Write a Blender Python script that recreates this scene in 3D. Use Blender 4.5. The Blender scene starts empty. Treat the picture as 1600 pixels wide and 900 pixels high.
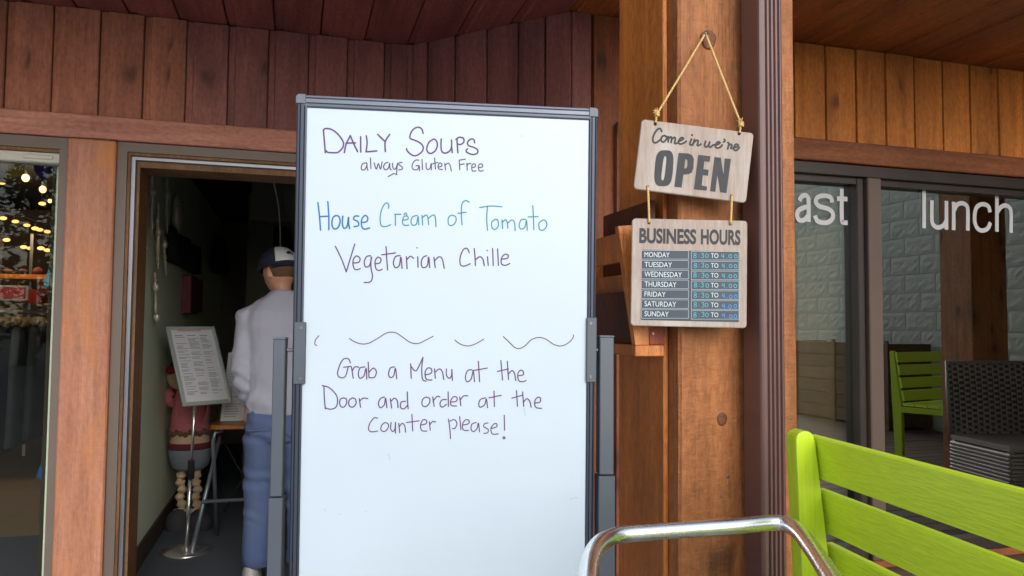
import bpy, bmesh, math, random
from mathutils import Vector, Matrix, noise
random.seed(7)
sc = bpy.context.scene
R = math.radians
# ------------------------------------------------------------ camera, sky, sun, exposure
F = 1165.0                                  # focal length in photo pixels (1600 wide)
CAM = Vector((0, 0, 1.4))
yaw, pitch, roll = R(16.2), R(2.75), R(0.46)
fwd = Vector((math.sin(yaw)*math.cos(pitch), math.cos(yaw)*math.cos(pitch), math.sin(pitch)))
right = fwd.cross(Vector((0, 0, 1))).normalized(); up = right.cross(fwd)
r2 = right*math.cos(roll) + up*math.sin(roll); u2 = up*math.cos(roll) - right*math.sin(roll)
right, up = r2, u2
cd = bpy.data.cameras.new('camera'); cam = bpy.data.objects.new('camera', cd); sc.collection.objects.link(cam)
cd.lens = 36*F/1600; cd.sensor_width = 36; cd.clip_start = 0.02; cd.clip_end = 800
M = Matrix((right, up, -fwd)).transposed().to_4x4(); M.translation = CAM; cam.matrix_world = M
sc.camera = cam
w = bpy.data.worlds.new("World"); sc.world = w; w.use_nodes = True
nt = w.node_tree; bg = nt.nodes['Background']
sky = nt.nodes.new('ShaderNodeTexSky'); sky.sky_type = 'NISHITA'; sky.sun_disc = False
SUN_EL, SUN_AZ = R(28), R(172)              # azimuth clockwise from +Y
sky.sun_elevation = SUN_EL; sky.sun_rotation = SUN_AZ; sky.dust_density = 1.5; sky.air_density = 1.0
hs = nt.nodes.new('ShaderNodeHueSaturation'); hs.inputs['Saturation'].default_value = 0.6
nt.links.new(sky.outputs[0], hs.inputs['Color']); nt.links.new(hs.outputs[0], bg.inputs[0]); bg.inputs[1].default_value = 0.15
sl = bpy.data.lights.new('sun', 'SUN'); sl.energy = 0.6; sl.angle = R(38); sl.color = (1, .975, .95)
so = bpy.data.objects.new('sun', sl); sc.collection.objects.link(so)
sd = Vector((math.sin(SUN_AZ)*math.cos(SUN_EL), math.cos(SUN_AZ)*math.cos(SUN_EL), math.sin(SUN_EL)))
so.rotation_euler = sd.to_track_quat('Z', 'Y').to_euler()
sc.view_settings.view_transform = 'Standard'; sc.view_settings.look = 'None'; sc.view_settings.gamma = 1
sc.view_settings.exposure = 1.0
DECK = 0.36                                  # outdoor paving level; indoor floors are at 0
CEIL = 2.636

# ------------------------------------------------------------ helpers
def ray(px, py): return (fwd*F + right*(px-800) + up*(450-py)).normalized()
def P(px, py, X=None, Y=None, Z=None, d=None):
    """point of a real plane seen at a pixel of the photograph"""
    r = ray(px, py)
    if X is not None: t = (X-CAM.x)/r.x
    elif Y is not None: t = (Y-CAM.y)/r.y
    elif Z is not None: t = (Z-CAM.z)/r.z
    else: t = d/r.dot(fwd)
    return CAM + r*t
def PP(px, py, o, n):
    r = ray(px, py); return CAM + r*((o-CAM).dot(n)/r.dot(n))
def col(r, g, b): return tuple(((c/255/12.92) if c/255 <= .04045 else ((c/255+.055)/1.055)**2.4) for c in (r, g, b)) + (1,)

class MB:
    def __init__(s): s.v = []; s.f = []
    def add(s, vs, fs):
        n = len(s.v); s.v += [Vector(v) for v in vs]; s.f += [[i+n for i in f] for f in fs]; return s
    def box(s, a, b, ch=0):
        x0, x1 = sorted((a[0], b[0])); y0, y1 = sorted((a[1], b[1])); z0, z1 = sorted((a[2], b[2]))
        if ch:
            c = min(ch, (x1-x0)/3, (y1-y0)/3, (z1-z0)/3); pts = []; fs = []
            idx = {}
            for ax in range(3):
                for sx in (0, 1):
                    for sy in (0, 1):
                        for sz in (0, 1):
                            q = [(x1-c if sx else x0+c), (y1-c if sy else y0+c), (z1-c if sz else z0+c)]
                            q[ax] = ((x0, x1), (y0, y1), (z0, z1))[ax][(sx, sy, sz)[ax]]
                            idx[(ax, sx, sy, sz)] = len(pts); pts.append(q)
            def k(ax, t): return idx[(ax,)+tuple(t)]
            for ax in range(3):
                o1, o2 = [i for i in range(3) if i != ax]
                for sd_ in (0, 1):
                    q = []
                    for (a1, a2) in ((0, 0), (1, 0), (1, 1), (0, 1)):
                        t = [0, 0, 0]; t[ax] = sd_; t[o1] = a1; t[o2] = a2; q.append(k(ax, t))
                    fs.append(q)
                for a1 in (0, 1):
                    for a2 in (0, 1):
                        t0 = [0, 0, 0]; t0[o1] = a1; t0[o2] = a2; t1 = list(t0); t1[ax] = 1
                        fs.append([k(o1, t0), k(o1, t1), k(o2, t1), k(o2, t0)])
            for sx in (0, 1):
                for sy in (0, 1):
                    for sz in (0, 1): fs.append([idx[(ax, sx, sy, sz)] for ax in range(3)])
            return s.add(pts, fs)
        return s.add([(x0,y0,z0),(x1,y0,z0),(x1,y1,z0),(x0,y1,z0),(x0,y0,z1),(x1,y0,z1),(x1,y1,z1),(x0,y1,z1)],
                     [(0,3,2,1),(4,5,6,7),(0,1,5,4),(1,2,6,5),(2,3,7,6),(3,0,4,7)])
    def prism(s, poly, d):                   # poly: 3D points, extruded along d
        n = len(poly); d = Vector(d)
        return s.add([Vector(p) for p in poly]+[Vector(p)+d for p in poly],
                     [list(range(n))[::-1], [i+n for i in range(n)]]+[(i, (i+1) % n, (i+1) % n+n, i+n) for i in range(n)])
    def loft(s, rings, cap=True):
        n = len(rings[0]); b = []
        for r in rings: b += r
        fs = [(k*n+i, k*n+(i+1) % n, (k+1)*n+(i+1) % n, (k+1)*n+i) for k in range(len(rings)-1) for i in range(n)]
        if cap: fs += [list(range(n))[::-1], [(len(rings)-1)*n+i for i in range(n)]]
        return s.add(b, fs)
    def tube(s, path, rad, n=10, cap=True):
        path = [Vector(p) for p in path]; rings = []; nrm = None
        for i, p in enumerate(path):
            t = (path[min(i+1, len(path)-1)]-path[max(i-1, 0)]).normalized()
            if nrm is None: nrm = t.orthogonal().normalized()
            nrm = (nrm - t*nrm.dot(t)).normalized(); b = t.cross(nrm)
            r = rad[i] if isinstance(rad, (list, tuple)) else rad
            rings.append([p + (nrm*math.cos(a)+b*math.sin(a))*r for a in [2*math.pi*k/n for k in range(n)]])
        return s.loft(rings, cap)
    def ell(s, c, r, n=14, m=10, rot=None):
        c = Vector(c); vs = []; fs = []
        for j in range(m+1):
            th = math.pi*j/m
            for i in range(n):
                ph = 2*math.pi*i/n; v = Vector((r[0]*math.sin(th)*math.cos(ph), r[1]*math.sin(th)*math.sin(ph), r[2]*math.cos(th)))
                if rot: v = rot @ v
                vs.append(c+v)
        for j in range(m):
            for i in range(n): fs.append((j*n+i, (j+1)*n+i, (j+1)*n+(i+1) % n, j*n+(i+1) % n))
        return s.add(vs, fs)
    def cyl(s, a, b, r, n=16): return s.tube([a, b], r, n)
    def build(s, name, mat, parent=None, smooth=False, kind=None):
        me = bpy.data.meshes.new(name)
        o0 = parent_loc(parent)
        me.from_pydata([tuple(v-o0) for v in s.v], [], s.f)
        bm = bmesh.new(); bm.from_mesh(me); bmesh.ops.remove_doubles(bm, verts=bm.verts, dist=1e-6)
        bmesh.ops.recalc_face_normals(bm, faces=bm.faces); bm.to_mesh(me); bm.free()
        if smooth:
            for p in me.polygons: p.use_smooth = True
        me.materials.append(mat)
        ob = bpy.data.objects.new(name, me); sc.collection.objects.link(ob)
        if parent: ob.parent = parent
        if kind: ob['kind'] = kind
        return ob
LOC = {}
def parent_loc(p):
    v = Vector((0, 0, 0))
    while p is not None: v += p.location; p = p.parent
    return v
def thing(name, loc, label, cat, group=None):
    o = bpy.data.objects.new(name, None); o.empty_display_size = .05; sc.collection.objects.link(o); o.location = loc
    o['label'] = label; o['category'] = cat
    if group: o['group'] = group
    return o
def tag(o, label, cat, group=None):
    o['label'] = label; o['category'] = cat
    if group: o['group'] = group
    return o
def setting(name, loc=(0, 0, 0)):
    o = bpy.data.objects.new(name, None); sc.collection.objects.link(o); o.location = loc; o['kind'] = 'structure'; return o
def copy_tree(o, parent=None):
    c = o.copy(); sc.collection.objects.link(c)
    if parent: c.parent = parent
    for ch in list(o.children): copy_tree(ch, c)
    return c
def crom(pts, k=5):
    pts = [Vector(p) for p in pts]
    if len(pts) < 3: return pts
    out = []
    for i in range(len(pts)-1):
        p0 = pts[max(i-1, 0)]; p1 = pts[i]; p2 = pts[i+1]; p3 = pts[min(i+2, len(pts)-1)]
        for j in range(k):
            t = j/k
            out.append(.5*((2*p1)+(p2-p0)*t+(2*p0-5*p1+4*p2-p3)*t*t+(3*p1-p0-3*p2+p3)*t**3))
    out.append(pts[-1]); return out
def remesh(ob, vox, smooth=6, disp=None):
    m = ob.modifiers.new('r', 'REMESH'); m.mode = 'VOXEL'; m.voxel_size = vox
    if smooth:
        q = ob.modifiers.new('s', 'SMOOTH'); q.iterations = smooth; q.factor = .5
    dg = bpy.context.evaluated_depsgraph_get(); me = bpy.data.meshes.new_from_object(ob.evaluated_get(dg))
    mat = ob.data.materials[0]; ob.modifiers.clear(); ob.data = me
    if not me.materials: me.materials.append(mat)
    if disp:
        for v in me.vertices: v.co += v.normal*disp(v.co)
    for p in me.polygons: p.use_smooth = True
    return ob

# ------------------------------------------------------------ materials
def newmat(name):
    m = bpy.data.materials.new(name); m.use_nodes = True; return m, m.node_tree, m.node_tree.nodes['Principled BSDF']
def plain(name, c, rough=.5, metal=0, bump=0, bscale=80, var=0, spec=.5, emit=None, vscale=6):
    m, t, b = newmat(name); N = t.nodes; L = t.links
    b.inputs['Base Color'].default_value = c; b.inputs['Roughness'].default_value = rough; b.inputs['Metallic'].default_value = metal
    b.inputs['Specular IOR Level'].default_value = spec
    tc = N.new('ShaderNodeTexCoord')
    if var:
        nz = N.new('ShaderNodeTexNoise'); nz.inputs['Scale'].default_value = vscale; nz.inputs['Detail'].default_value = 6
        L.new(tc.outputs['Object'], nz.inputs['Vector'])
        mx = N.new('ShaderNodeMix'); mx.data_type = 'RGBA'
        mx.inputs['A'].default_value = tuple(x*(1-var) for x in c[:3])+(1,); mx.inputs['B'].default_value = tuple(min(1, x*(1+var)) for x in c[:3])+(1,)
        L.new(nz.outputs['Fac'], mx.inputs['Factor']); L.new(mx.outputs['Result'], b.inputs['Base Color'])
        mr = N.new('ShaderNodeMapRange'); mr.inputs['To Min'].default_value = max(.02, rough-.1); mr.inputs['To Max'].default_value = min(1, rough+.12)
        L.new(nz.outputs['Fac'], mr.inputs['Value']); L.new(mr.outputs[0], b.inputs['Roughness'])
    if bump:
        n2 = N.new('ShaderNodeTexNoise'); n2.inputs['Scale'].default_value = bscale; n2.inputs['Detail'].default_value = 4
        L.new(tc.outputs['Object'], n2.inputs['Vector'])
        bp = N.new('ShaderNodeBump'); bp.inputs['Strength'].default_value = bump; bp.inputs['Distance'].default_value = .003
        L.new(n2.outputs['Fac'], bp.inputs['Height']); L.new(bp.outputs[0], b.inputs['Normal'])
    if emit: b.inputs['Emission Color'].default_value = c; b.inputs['Emission Strength'].default_value = emit
    return m
def wood(name, light, dark, axis='Z', rough=.6, rv=.25, bump=.5, knots=True, blotch=.5, gs=1.0, saw=.5, spec=.4, gray=None, speck=.55):
    m, t, b = newmat(name); N = t.nodes; L = t.links
    tc = N.new('ShaderNodeTexCoord'); oi = N.new('ShaderNodeObjectInfo')
    cx = N.new('ShaderNodeCombineXYZ')
    for i, k in enumerate((37.0, 91.0, 53.0)):
        mm = N.new('ShaderNodeMath'); mm.operation = 'MULTIPLY'; mm.inputs[1].default_value = k; L.new(oi.outputs['Random'], mm.inputs[0]); L.new(mm.outputs[0], cx.inputs[i])
    va = N.new('ShaderNodeVectorMath'); va.operation = 'ADD'; L.new(tc.outputs['Object'], va.inputs[0]); L.new(cx.outputs[0], va.inputs[1])
    def mp(along, across):
        g = N.new('ShaderNodeMapping'); s = [across]*3; s['XYZ'.index(axis)] = along
        g.inputs['Scale'].default_value = s; L.new(va.outputs[0], g.inputs['Vector']); return g.outputs[0]
    def nz(vec, sc_, det=5, dist=0):
        n = N.new('ShaderNodeTexNoise'); n.inputs['Scale'].default_value = sc_; n.inputs['Detail'].default_value = det; n.inputs['Distortion'].default_value = dist
        L.new(vec, n.inputs['Vector']); return n.outputs['Fac']
    def ramp(v, a, b_, c0=(0, 0, 0, 1), c1=(1, 1, 1, 1)):
        r = N.new('ShaderNodeValToRGB'); r.color_ramp.elements[0].position = a; r.color_ramp.elements[1].position = b_
        r.color_ramp.elements[0].color = c0; r.color_ramp.elements[1].color = c1; L.new(v, r.inputs[0]); return r.outputs[0]
    def mix(f, a, b_, mode='MIX'):
        x = N.new('ShaderNodeMix'); x.data_type = 'RGBA'; x.blend_type = mode
        for k, v in (('Factor', f), ('A', a), ('B', b_)):
            if isinstance(v, (int, float, tuple)): x.inputs[k].default_value = v
            else: L.new(v, x.inputs[k])
        return x.outputs['Result']
    grain = nz(mp(2.2*gs, 38*gs), 1, 6, .6)
    fine = nz(mp(9*gs, 240*gs), 1, 3)
    blo = nz(mp(1.3, 5), 1, 4, .8)
    c = mix(ramp(grain, .22, .78), dark, light)
    c = mix(mixf(N, L, ramp(blo, .3, .7), blotch), c, tuple(x*.42 for x in dark[:3])+(1,)) if False else mix(scl(N, L, ramp(blo, .46, .72), blotch), c, tuple(x*.42 for x in dark[:3])+(1,))
    c = mix(.22, c, ramp(fine, .25, .7, (.35, .35, .35, 1)), 'MULTIPLY')
    spk = nz(mp(42, 95), 1, 3)
    c = mix(speck, c, ramp(spk, .33, .62, (.55, .5, .46, 1)), 'MULTIPLY')
    if gray:
        pt = nz(mp(3, 9), 1, 5, .5); c = mix(scl(N, L, ramp(pt, .5, .72), gray[1]), c, gray[0])
    if knots:
        vo = N.new('ShaderNodeTexVoronoi'); vo.inputs['Scale'].default_value = 1; vo.voronoi_dimensions = '2D'
        sp_ = N.new('ShaderNodeSeparateXYZ'); L.new(va.outputs[0], sp_.inputs[0]); ia = 'XYZ'.index(axis); oa = [i for i in range(3) if i != ia]
        dn = nz(mp(4, 14), 1, 2)
        m1 = N.new('ShaderNodeMath'); m1.operation = 'ADD'; L.new(sp_.outputs[oa[0]], m1.inputs[0]); L.new(sp_.outputs[oa[1]], m1.inputs[1])
        m2 = N.new('ShaderNodeMath'); m2.operation = 'MULTIPLY_ADD'; m2.inputs[1].default_value = 8; L.new(m1.outputs[0], m2.inputs[0]); L.new(dn, m2.inputs[2])
        m3 = N.new('ShaderNodeMath'); m3.operation = 'MULTIPLY'; m3.inputs[1].default_value = 3.6; L.new(sp_.outputs[ia], m3.inputs[0])
        cv = N.new('ShaderNodeCombineXYZ'); L.new(m2.outputs[0], cv.inputs[0]); L.new(m3.outputs[0], cv.inputs[1]); L.new(cv.outputs[0], vo.inputs['Vector'])
        halo = ramp(vo.outputs['Distance'], .05, .5, (1, 1, 1, 1), (0, 0, 0, 1))
        kn = ramp(vo.outputs['Distance'], .05, .17, (1, 1, 1, 1), (0, 0, 0, 1))
        sx = N.new('ShaderNodeSeparateColor'); L.new(vo.outputs['Color'], sx.inputs[0])
        g = N.new('ShaderNodeMath'); g.operation = 'GREATER_THAN'; g.inputs[1].default_value = .6; L.new(sx.outputs[0], g.inputs[0])
        mu = N.new('ShaderNodeMath'); mu.operation = 'MULTIPLY'; L.new(kn, mu.inputs[0]); L.new(g.outputs[0], mu.inputs[1])
        mh = N.new('ShaderNodeMath'); mh.operation = 'MULTIPLY'; L.new(halo, mh.inputs[0]); L.new(g.outputs[0], mh.inputs[1])
        c = mix(scl(N, L, mh.outputs[0], .42), c, tuple(x*.4 for x in dark[:3])+(1,))
        c = mix(scl(N, L, mu.outputs[0], .75), c, tuple(x*.25 for x in dark[:3])+(1,))
    rr = N.new('ShaderNodeMapRange'); rr.inputs['To Min'].default_value = 1-rv; rr.inputs['To Max'].default_value = 1+rv*.8
    L.new(oi.outputs['Random'], rr.inputs['Value'])
    hv = N.new('ShaderNodeHueSaturation'); L.new(rr.outputs[0], hv.inputs['Value']); L.new(c, hv.inputs['Color'])
    L.new(hv.outputs[0], b.inputs['Base Color'])
    b.inputs['Roughness'].default_value = rough; b.inputs['Specular IOR Level'].default_value = spec
    sw = nz(mp(130, 45), 1, 4); ad = N.new('ShaderNodeMath'); ad.operation = 'MULTIPLY_ADD'; ad.inputs[1].default_value = saw
    L.new(sw, ad.inputs[0]); L.new(fine, ad.inputs[2])
    bp = N.new('ShaderNodeBump'); bp.inputs['Strength'].default_value = bump; bp.inputs['Distance'].default_value = .004
    L.new(ad.outputs[0], bp.inputs['Height']); L.new(bp.outputs[0], b.inputs['Normal'])
    return m
def scl(N, L, v, k):
    m = N.new('ShaderNodeMath'); m.operation = 'MULTIPLY'; m.inputs[1].default_value = k; L.new(v, m.inputs[0]); return m.outputs[0]
def glass(name, tint, refl, rough=0.0, ior=1.5):
    m, t, b = newmat(name); N = t.nodes; L = t.links; N.remove(b)
    tr = N.new('ShaderNodeBsdfTransparent'); tr.inputs[0].default_value = tint
    gl = N.new('ShaderNodeBsdfGlossy'); gl.inputs['Roughness'].default_value = rough; gl.inputs['Color'].default_value = (.95, 1, .97, 1)
    fr = N.new('ShaderNodeFresnel'); fr.inputs[0].default_value = ior
    ad = N.new('ShaderNodeMath'); ad.operation = 'ADD'; ad.inputs[1].default_value = refl; ad.use_clamp = True; L.new(fr.outputs[0], ad.inputs[0])
    mx = N.new('ShaderNodeMixShader'); L.new(ad.outputs[0], mx.inputs[0]); L.new(tr.outputs[0], mx.inputs[1]); L.new(gl.outputs[0], mx.inputs[2])
    L.new(mx.outputs[0], N['Material Output'].inputs['Surface']); return m

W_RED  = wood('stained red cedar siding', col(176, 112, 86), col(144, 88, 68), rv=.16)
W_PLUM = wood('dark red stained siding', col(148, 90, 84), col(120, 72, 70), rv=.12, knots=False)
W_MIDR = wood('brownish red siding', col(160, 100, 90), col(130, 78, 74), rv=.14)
W_ORG  = wood('orange stained siding', col(224, 140, 58), col(182, 106, 40), rv=.16)
W_HEADL = wood('faded red header beam', col(206, 144, 124), col(164, 106, 88), axis='X', rv=.05, knots=False)
W_HEADR = wood('brown header beam', col(150, 88, 48), col(108, 60, 32), axis='X', rv=.05, knots=False)
W_COL  = wood('faded rough sawn trim', col(196, 138, 110), col(162, 106, 80), rv=.05, knots=False, saw=.9, bump=.5, blotch=.2, speck=.35, gray=(col(190, 120, 62), .8))
W_POST = wood('rough sawn timber post', col(176, 113, 64), col(138, 82, 40), rv=.04, saw=.9, bump=.7, blotch=.45, gs=.8)
W_SIDE = wood('oiled timber board', col(226, 138, 62), col(186, 104, 42), rv=.1, knots=False, rough=.42, spec=.6)
W_SOFL = wood('soffit boards', col(158, 86, 80), col(128, 68, 64), axis='Y', rv=.14, knots=False)
W_JAMB = wood('oak door jamb', col(140, 98, 56), col(100, 66, 34), rv=.05, knots=False, gs=1.5)
W_PLANT = wood('varnished cedar rack', col(222, 138, 64), col(184, 102, 42), rv=.22, knots=False, rough=.4, spec=.6)
W_PLANTD = wood('dark cedar panel', col(112, 58, 34), col(78, 38, 24), rv=.1, knots=False, rough=.5)
W_SIGN = wood('whitewashed sign board', col(182, 166, 156), col(152, 138, 128), rv=.02, knots=False, gs=5, blotch=.08, bump=.3, gray=(col(198, 192, 188), .55), speck=.15)
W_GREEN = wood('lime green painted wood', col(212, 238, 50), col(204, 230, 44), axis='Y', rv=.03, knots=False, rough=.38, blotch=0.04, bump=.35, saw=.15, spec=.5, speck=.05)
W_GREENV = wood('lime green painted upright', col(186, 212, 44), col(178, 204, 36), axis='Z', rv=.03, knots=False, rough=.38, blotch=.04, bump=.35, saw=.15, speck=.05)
W_PLY = wood('plywood panel', col(162, 136, 92), col(140, 114, 74), rv=.1, knots=False, bump=.1)
W_STOOL = wood('orange beech table top', col(206, 132, 48), col(176, 104, 34), axis='X', rv=.02, knots=False, bump=.1, rough=.35)
M_FRAME = plain('grey brown frame paint', col(96, 84, 76), .5, var=.1)
M_BRONZE = plain('dark bronze aluminium', col(52, 44, 42), .4, .3, var=.15)
M_BRONZE2 = plain('brown aluminium mullion', col(88, 74, 66), .42, .2, var=.12)
M_SILVER = plain('silver weather strip', col(118, 120, 128), .35, .8, var=.2)
M_WHITEF = plain('off white rail', col(178, 176, 168), .5, var=.1)
M_DSP = plain('dark brown painted downspout', col(94, 66, 62), .3, .1, var=.12, bump=.15, bscale=30, spec=.7)
M_BOARD = plain('whiteboard enamel', col(179, 193, 205), .36, var=.035, spec=.5, vscale=3.5)
M_GREYF = plain('grey anodised frame', col(92, 99, 112), .38, .55, var=.08)
M_GREYD = plain('dark grey anodised frame', col(60, 67, 80), .4, .5, var=.1)
M_GREYP = plain('grey powder coated steel', col(78, 85, 95), .42, .3, var=.1)
M_PLASG = plain('grey plastic corner cap', col(88, 95, 108), .45)
M_CHROME = plain('polished aluminium tube', (.88, .89, .9, 1), .26, 1, bump=.05, bscale=200, var=.04, vscale=25)
M_CHROME2 = plain('chrome', (.86, .86, .86, 1), .26, .9)
M_PURPLE = plain('purple marker ink', col(88, 50, 100), .6)
M_DKINK = plain('dark violet marker ink', col(84, 62, 84), .6)
M_BLUEINK = plain('blue marker ink', col(18, 100, 150), .6)
M_TEALINK = plain('teal marker ink', col(34, 124, 138), .6)
M_LETTER = plain('charcoal print', col(40, 42, 48), .6, var=.1, vscale=60)
M_PANEL = plain('slate print panel', col(50, 62, 76), .5, var=.05)
M_WHITEP = plain('white print', col(196, 210, 214), .5)
M_CYANP = plain('cyan chalk ink', col(70, 172, 192), .5)
M_CYANB = plain('blue chalk ink', col(60, 150, 224), .5)
M_ROPE = plain('jute rope', col(206, 172, 112), .85, bump=.6, bscale=400, var=.2, vscale=90)
M_STEEL = plain('steel', col(120, 120, 122), .35, .9)
M_VINYL = plain('white window vinyl', col(184, 184, 188), .5)
M_KNOT = wood('wood knot', col(138, 86, 52), col(100, 58, 34), axis='Y', knots=False, rv=0, gs=1.2)
M_SAGE = plain('sage green plaster', col(222, 230, 204), .8, bump=.15, bscale=30, var=.06, vscale=2)
M_BASEB = plain('dark brown baseboard', col(70, 54, 42), .6, var=.1)
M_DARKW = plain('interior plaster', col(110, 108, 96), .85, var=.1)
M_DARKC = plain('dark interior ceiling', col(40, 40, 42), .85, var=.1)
M_MAT = plain('charcoal floor mat', col(84, 92, 100), .9, bump=.5, bscale=300, var=.12, vscale=20)
M_CARPET = plain('tan carpet', col(140, 120, 92), .95, bump=.5, bscale=300, var=.15, vscale=12)
M_SHOPW = plain('shop wall paint', col(120, 104, 84), .8, var=.1)
M_CONC = plain('concrete paving', col(186, 184, 178), .85, bump=.3, bscale=60, var=.12, vscale=3)
M_ASPH = plain('pale gravel', col(170, 168, 164), .9, bump=.5, bscale=120, var=.12, vscale=2)
M_CMU = plain('split face concrete block', col(166, 164, 150), .9, bump=.9, bscale=60, var=.22, vscale=9)
M_MORT = plain('mortar', col(180, 178, 164), .9, bump=.3)
M_GLASS = glass('reflective window glass', (.93, .95, .9, 1), .37)
M_GLASS2 = glass('clear window glass', (.9, .92, .92, 1), .0, ior=1.25)
M_WICK = plain('black resin wicker', col(124, 112, 108), .4, var=.2)

# ------------------------------------------------------------ ground and buildings' shell
m = MB()
Hx0, Hx1, Hy0, Hy1 = -7.9, 7.9, 2.2, 10.9
for (a, b, c_, d_) in ((-300, 300, -300, Hy0), (-300, 300, Hy1, 300), (-300, Hx0, Hy0, Hy1), (Hx1, 300, Hy0, Hy1)):
    m.add([(a, c_, .22), (b, c_, .22), (b, d_, .22), (a, d_, .22)], [(0, 1, 2, 3)])
m.build('ground', M_ASPH, kind='structure')
pv = setting('pavement', (0, 0, 0))
pv_me = None
for i in range(-6, 6):                        # concrete slabs with joints
    for j in range(-2, 3):
        x0, x1 = i*1.15, (i+1)*1.15; y0, y1 = j*1.1-.05, (j+1)*1.1-.05
        if y1 > 3.2: y1 = 3.2
        if x1 > 1.0 and y1 > 2.7: y1 = 2.69
        if x0 > 6.2: continue
        if (x1 > 1.2 and y1 > .6) or (x0 > 2.2 and y1 > -2.4): continue
        MB().box((x0+.004, y0+.004, .2), (min(x1, 6.2)-.004, y1-.004, DECK), .006).build('slab', M_CONC, pv)
W_DECK = wood('weathered dark deck board', col(92, 68, 52), col(62, 44, 34), axis='X', rv=.2, knots=False, rough=.7)
dk_ = setting('porch_deck', (1.16, -.04, .2))
for i in range(18):
    y0 = -.04-(i+1)*.1372
    MB().box((2.31, y0, .2), (6.2, y0+.131, DECK+.002), .004).build('board', W_DECK, dk_)
for i in range(20):
    y0 = -.04+i*.1372
    if y0+.13 > 2.70: continue
    MB().box((1.155, y0, .2), (6.2, y0+.131, DECK), .004).build('board', W_DECK, dk_)
# roof and interior rooms (plain shells the window and door look into)
rf = setting('roof')
MB().box((-8, 1.36, 2.70), (8, 11, 2.95)).build('roof_deck', M_DARKC, rf)
fb = MB().box((-8, 1.32, 2.62), (8, 1.358, 2.97), .004).build('fascia_board', wood('fascia', col(120, 76, 46), col(90, 52, 32), axis='X', rv=.02), rf)
gt = MB()
gt.prism([(-8, 1.22, 2.86), (-8, 1.23, 2.83), (-8, 1.26, 2.80), (-8, 1.315, 2.80), (-8, 1.315, 2.90), (-8, 1.312, 2.90), (-8, 1.312, 2.805), (-8, 1.26, 2.805), (-8, 1.234, 2.835), (-8, 1.225, 2.86), (-8, 1.225, 2.90), (-8, 1.22, 2.90)], (16, 0, 0)).build('gutter', M_DSP, rf)
# ---------------- wood soffit: planks run front to back
so_ = setting('ceiling', (0, 0, CEIL))
xj = P(203, 10, Y=3.26).x
MB().box((-4.4, 1.37, CEIL+.022), (6.4, 3.5, CEIL+.05)).build('backing', M_DARKC, so_)
def soffit_plank(x0, x1, y0, y1, mat):
    z = CEIL
    prof = [(x0, z+.006), (x0+.030, z+.006), (x0+.033, z), (x1-.008, z), (x1-.005, z+.003), (x1-.005, z+.02), (x0, z+.02)]
    return MB().prism([(a, y0, b) for a, b in prof], (0, y1-y0, 0)).build('plank', mat, so_)
W_SOFR = wood('soffit boards right', col(186, 104, 46), col(146, 78, 34), axis='Y', rv=.14, knots=False)
k = -13
while xj + k*.187 < 6.2:
    x0 = xj+k*.187
    soffit_plank(x0, x0+.187, 1.37, 3.30, W_SOFL if x0 < .95 else W_SOFR); k += 1

def vplank(parent, o, ex, nrm, x0, x1, z0, z1, mat, lip=.026, th=.018):
    """vertical channel siding board: o+ex*x along the wall, nrm points to the viewer"""
    prof = [(x0+.0015, -th), (x0+.0015, -.011), (x0+lip, -.011), (x0+lip+.003, 0), (x1-.005, 0), (x1-.002, -.003), (x1-.002, -th)]
    pts = [o+ex*a+nrm*b for a, b in prof]
    return MB().prism([Vector((p.x, p.y, z0)) for p in pts], (0, 0, z1-z0)).build('plank', mat, parent)
YL, YR = 3.26, 2.71
# ---------------- recessed left wall above door and shop window
wl = thing('cladding_wall', (-1, YL, 2.2), 'reddish brown vertical plank wall above the open shop doorway and shop window', 'wall')
O = Vector((0, YL, 0)); EX = Vector((1, 0, 0)); NF = Vector((0, -1, 0))
xs = [P(x, 165, Y=YL).x for x in (5, 79, 153, 222, 289, 355, 418, 481, 542, 600)]+[.470]
st = (xs[-2]-xs[0])/9
xs = [xs[0]-st*i for i in range(9, 0, -1)]+xs
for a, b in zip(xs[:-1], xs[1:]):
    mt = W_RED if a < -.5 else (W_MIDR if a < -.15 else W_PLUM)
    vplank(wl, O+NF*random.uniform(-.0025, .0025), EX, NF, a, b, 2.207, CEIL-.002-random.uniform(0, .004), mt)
MB().box((.455, YL-.012, 2.207), (.478, YL+.012, CEIL-.003), .002).build('corner_strip', W_PLUM, wl)
MB().box((xs[0], YL+.02, 2.1), (.47, YL+.1, CEIL+.1)).build('sheathing', M_DARKC, wl)
MB().box((xs[0], YL-.028, 2.112), (.495, YL+.015, 2.205), .004).build('header_beam', W_HEADL, wl)
# ---------------- angled wall and end wall
wa = thing('cladding_wall', (.75, 2.98, .3), 'dark plum angled plank wall seen above the whiteboard', 'wall')
A0 = Vector((.470, YL, 0)); A1 = Vector((1.021, YR, 0)); ea = (A1-A0).normalized(); na = Vector((-ea.y*-1, 0, 0))
na = Vector((ea.y, -ea.x, 0));
if na.dot(CAM-A0) < 0: na = -na
L45 = (A1-A0).length
def along(px, py=165):
    q = PP(px, py, A0, na); return (q-A0).dot(ea)
ss = [0]+[along(x) for x in (666, 709, 759, 808, 850)]+[L45]
for a, b in zip(ss[:-1], ss[1:]): vplank(wa, A0, ea, na, a, b, 2.207, CEIL-.002, W_PLUM, lip=.01 if b-a < .12 else .026)
MB().prism([Vector((*(p.xy), 2.1)) for p in (A0-na*.02, A1-na*.02, A1-na*.12, A0-na*.12-ea*.06)], (0, 0, CEIL-2.0)).build('sheathing', M_DARKC, wa)
MB().prism([Vector((*(p.xy), 2.112)) for p in (A0+na*.026, A1+na*.026, A1-na*.015, A0-na*.015)], (0, 0, .092)).build('header_beam', W_HEADL, wa)
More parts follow.
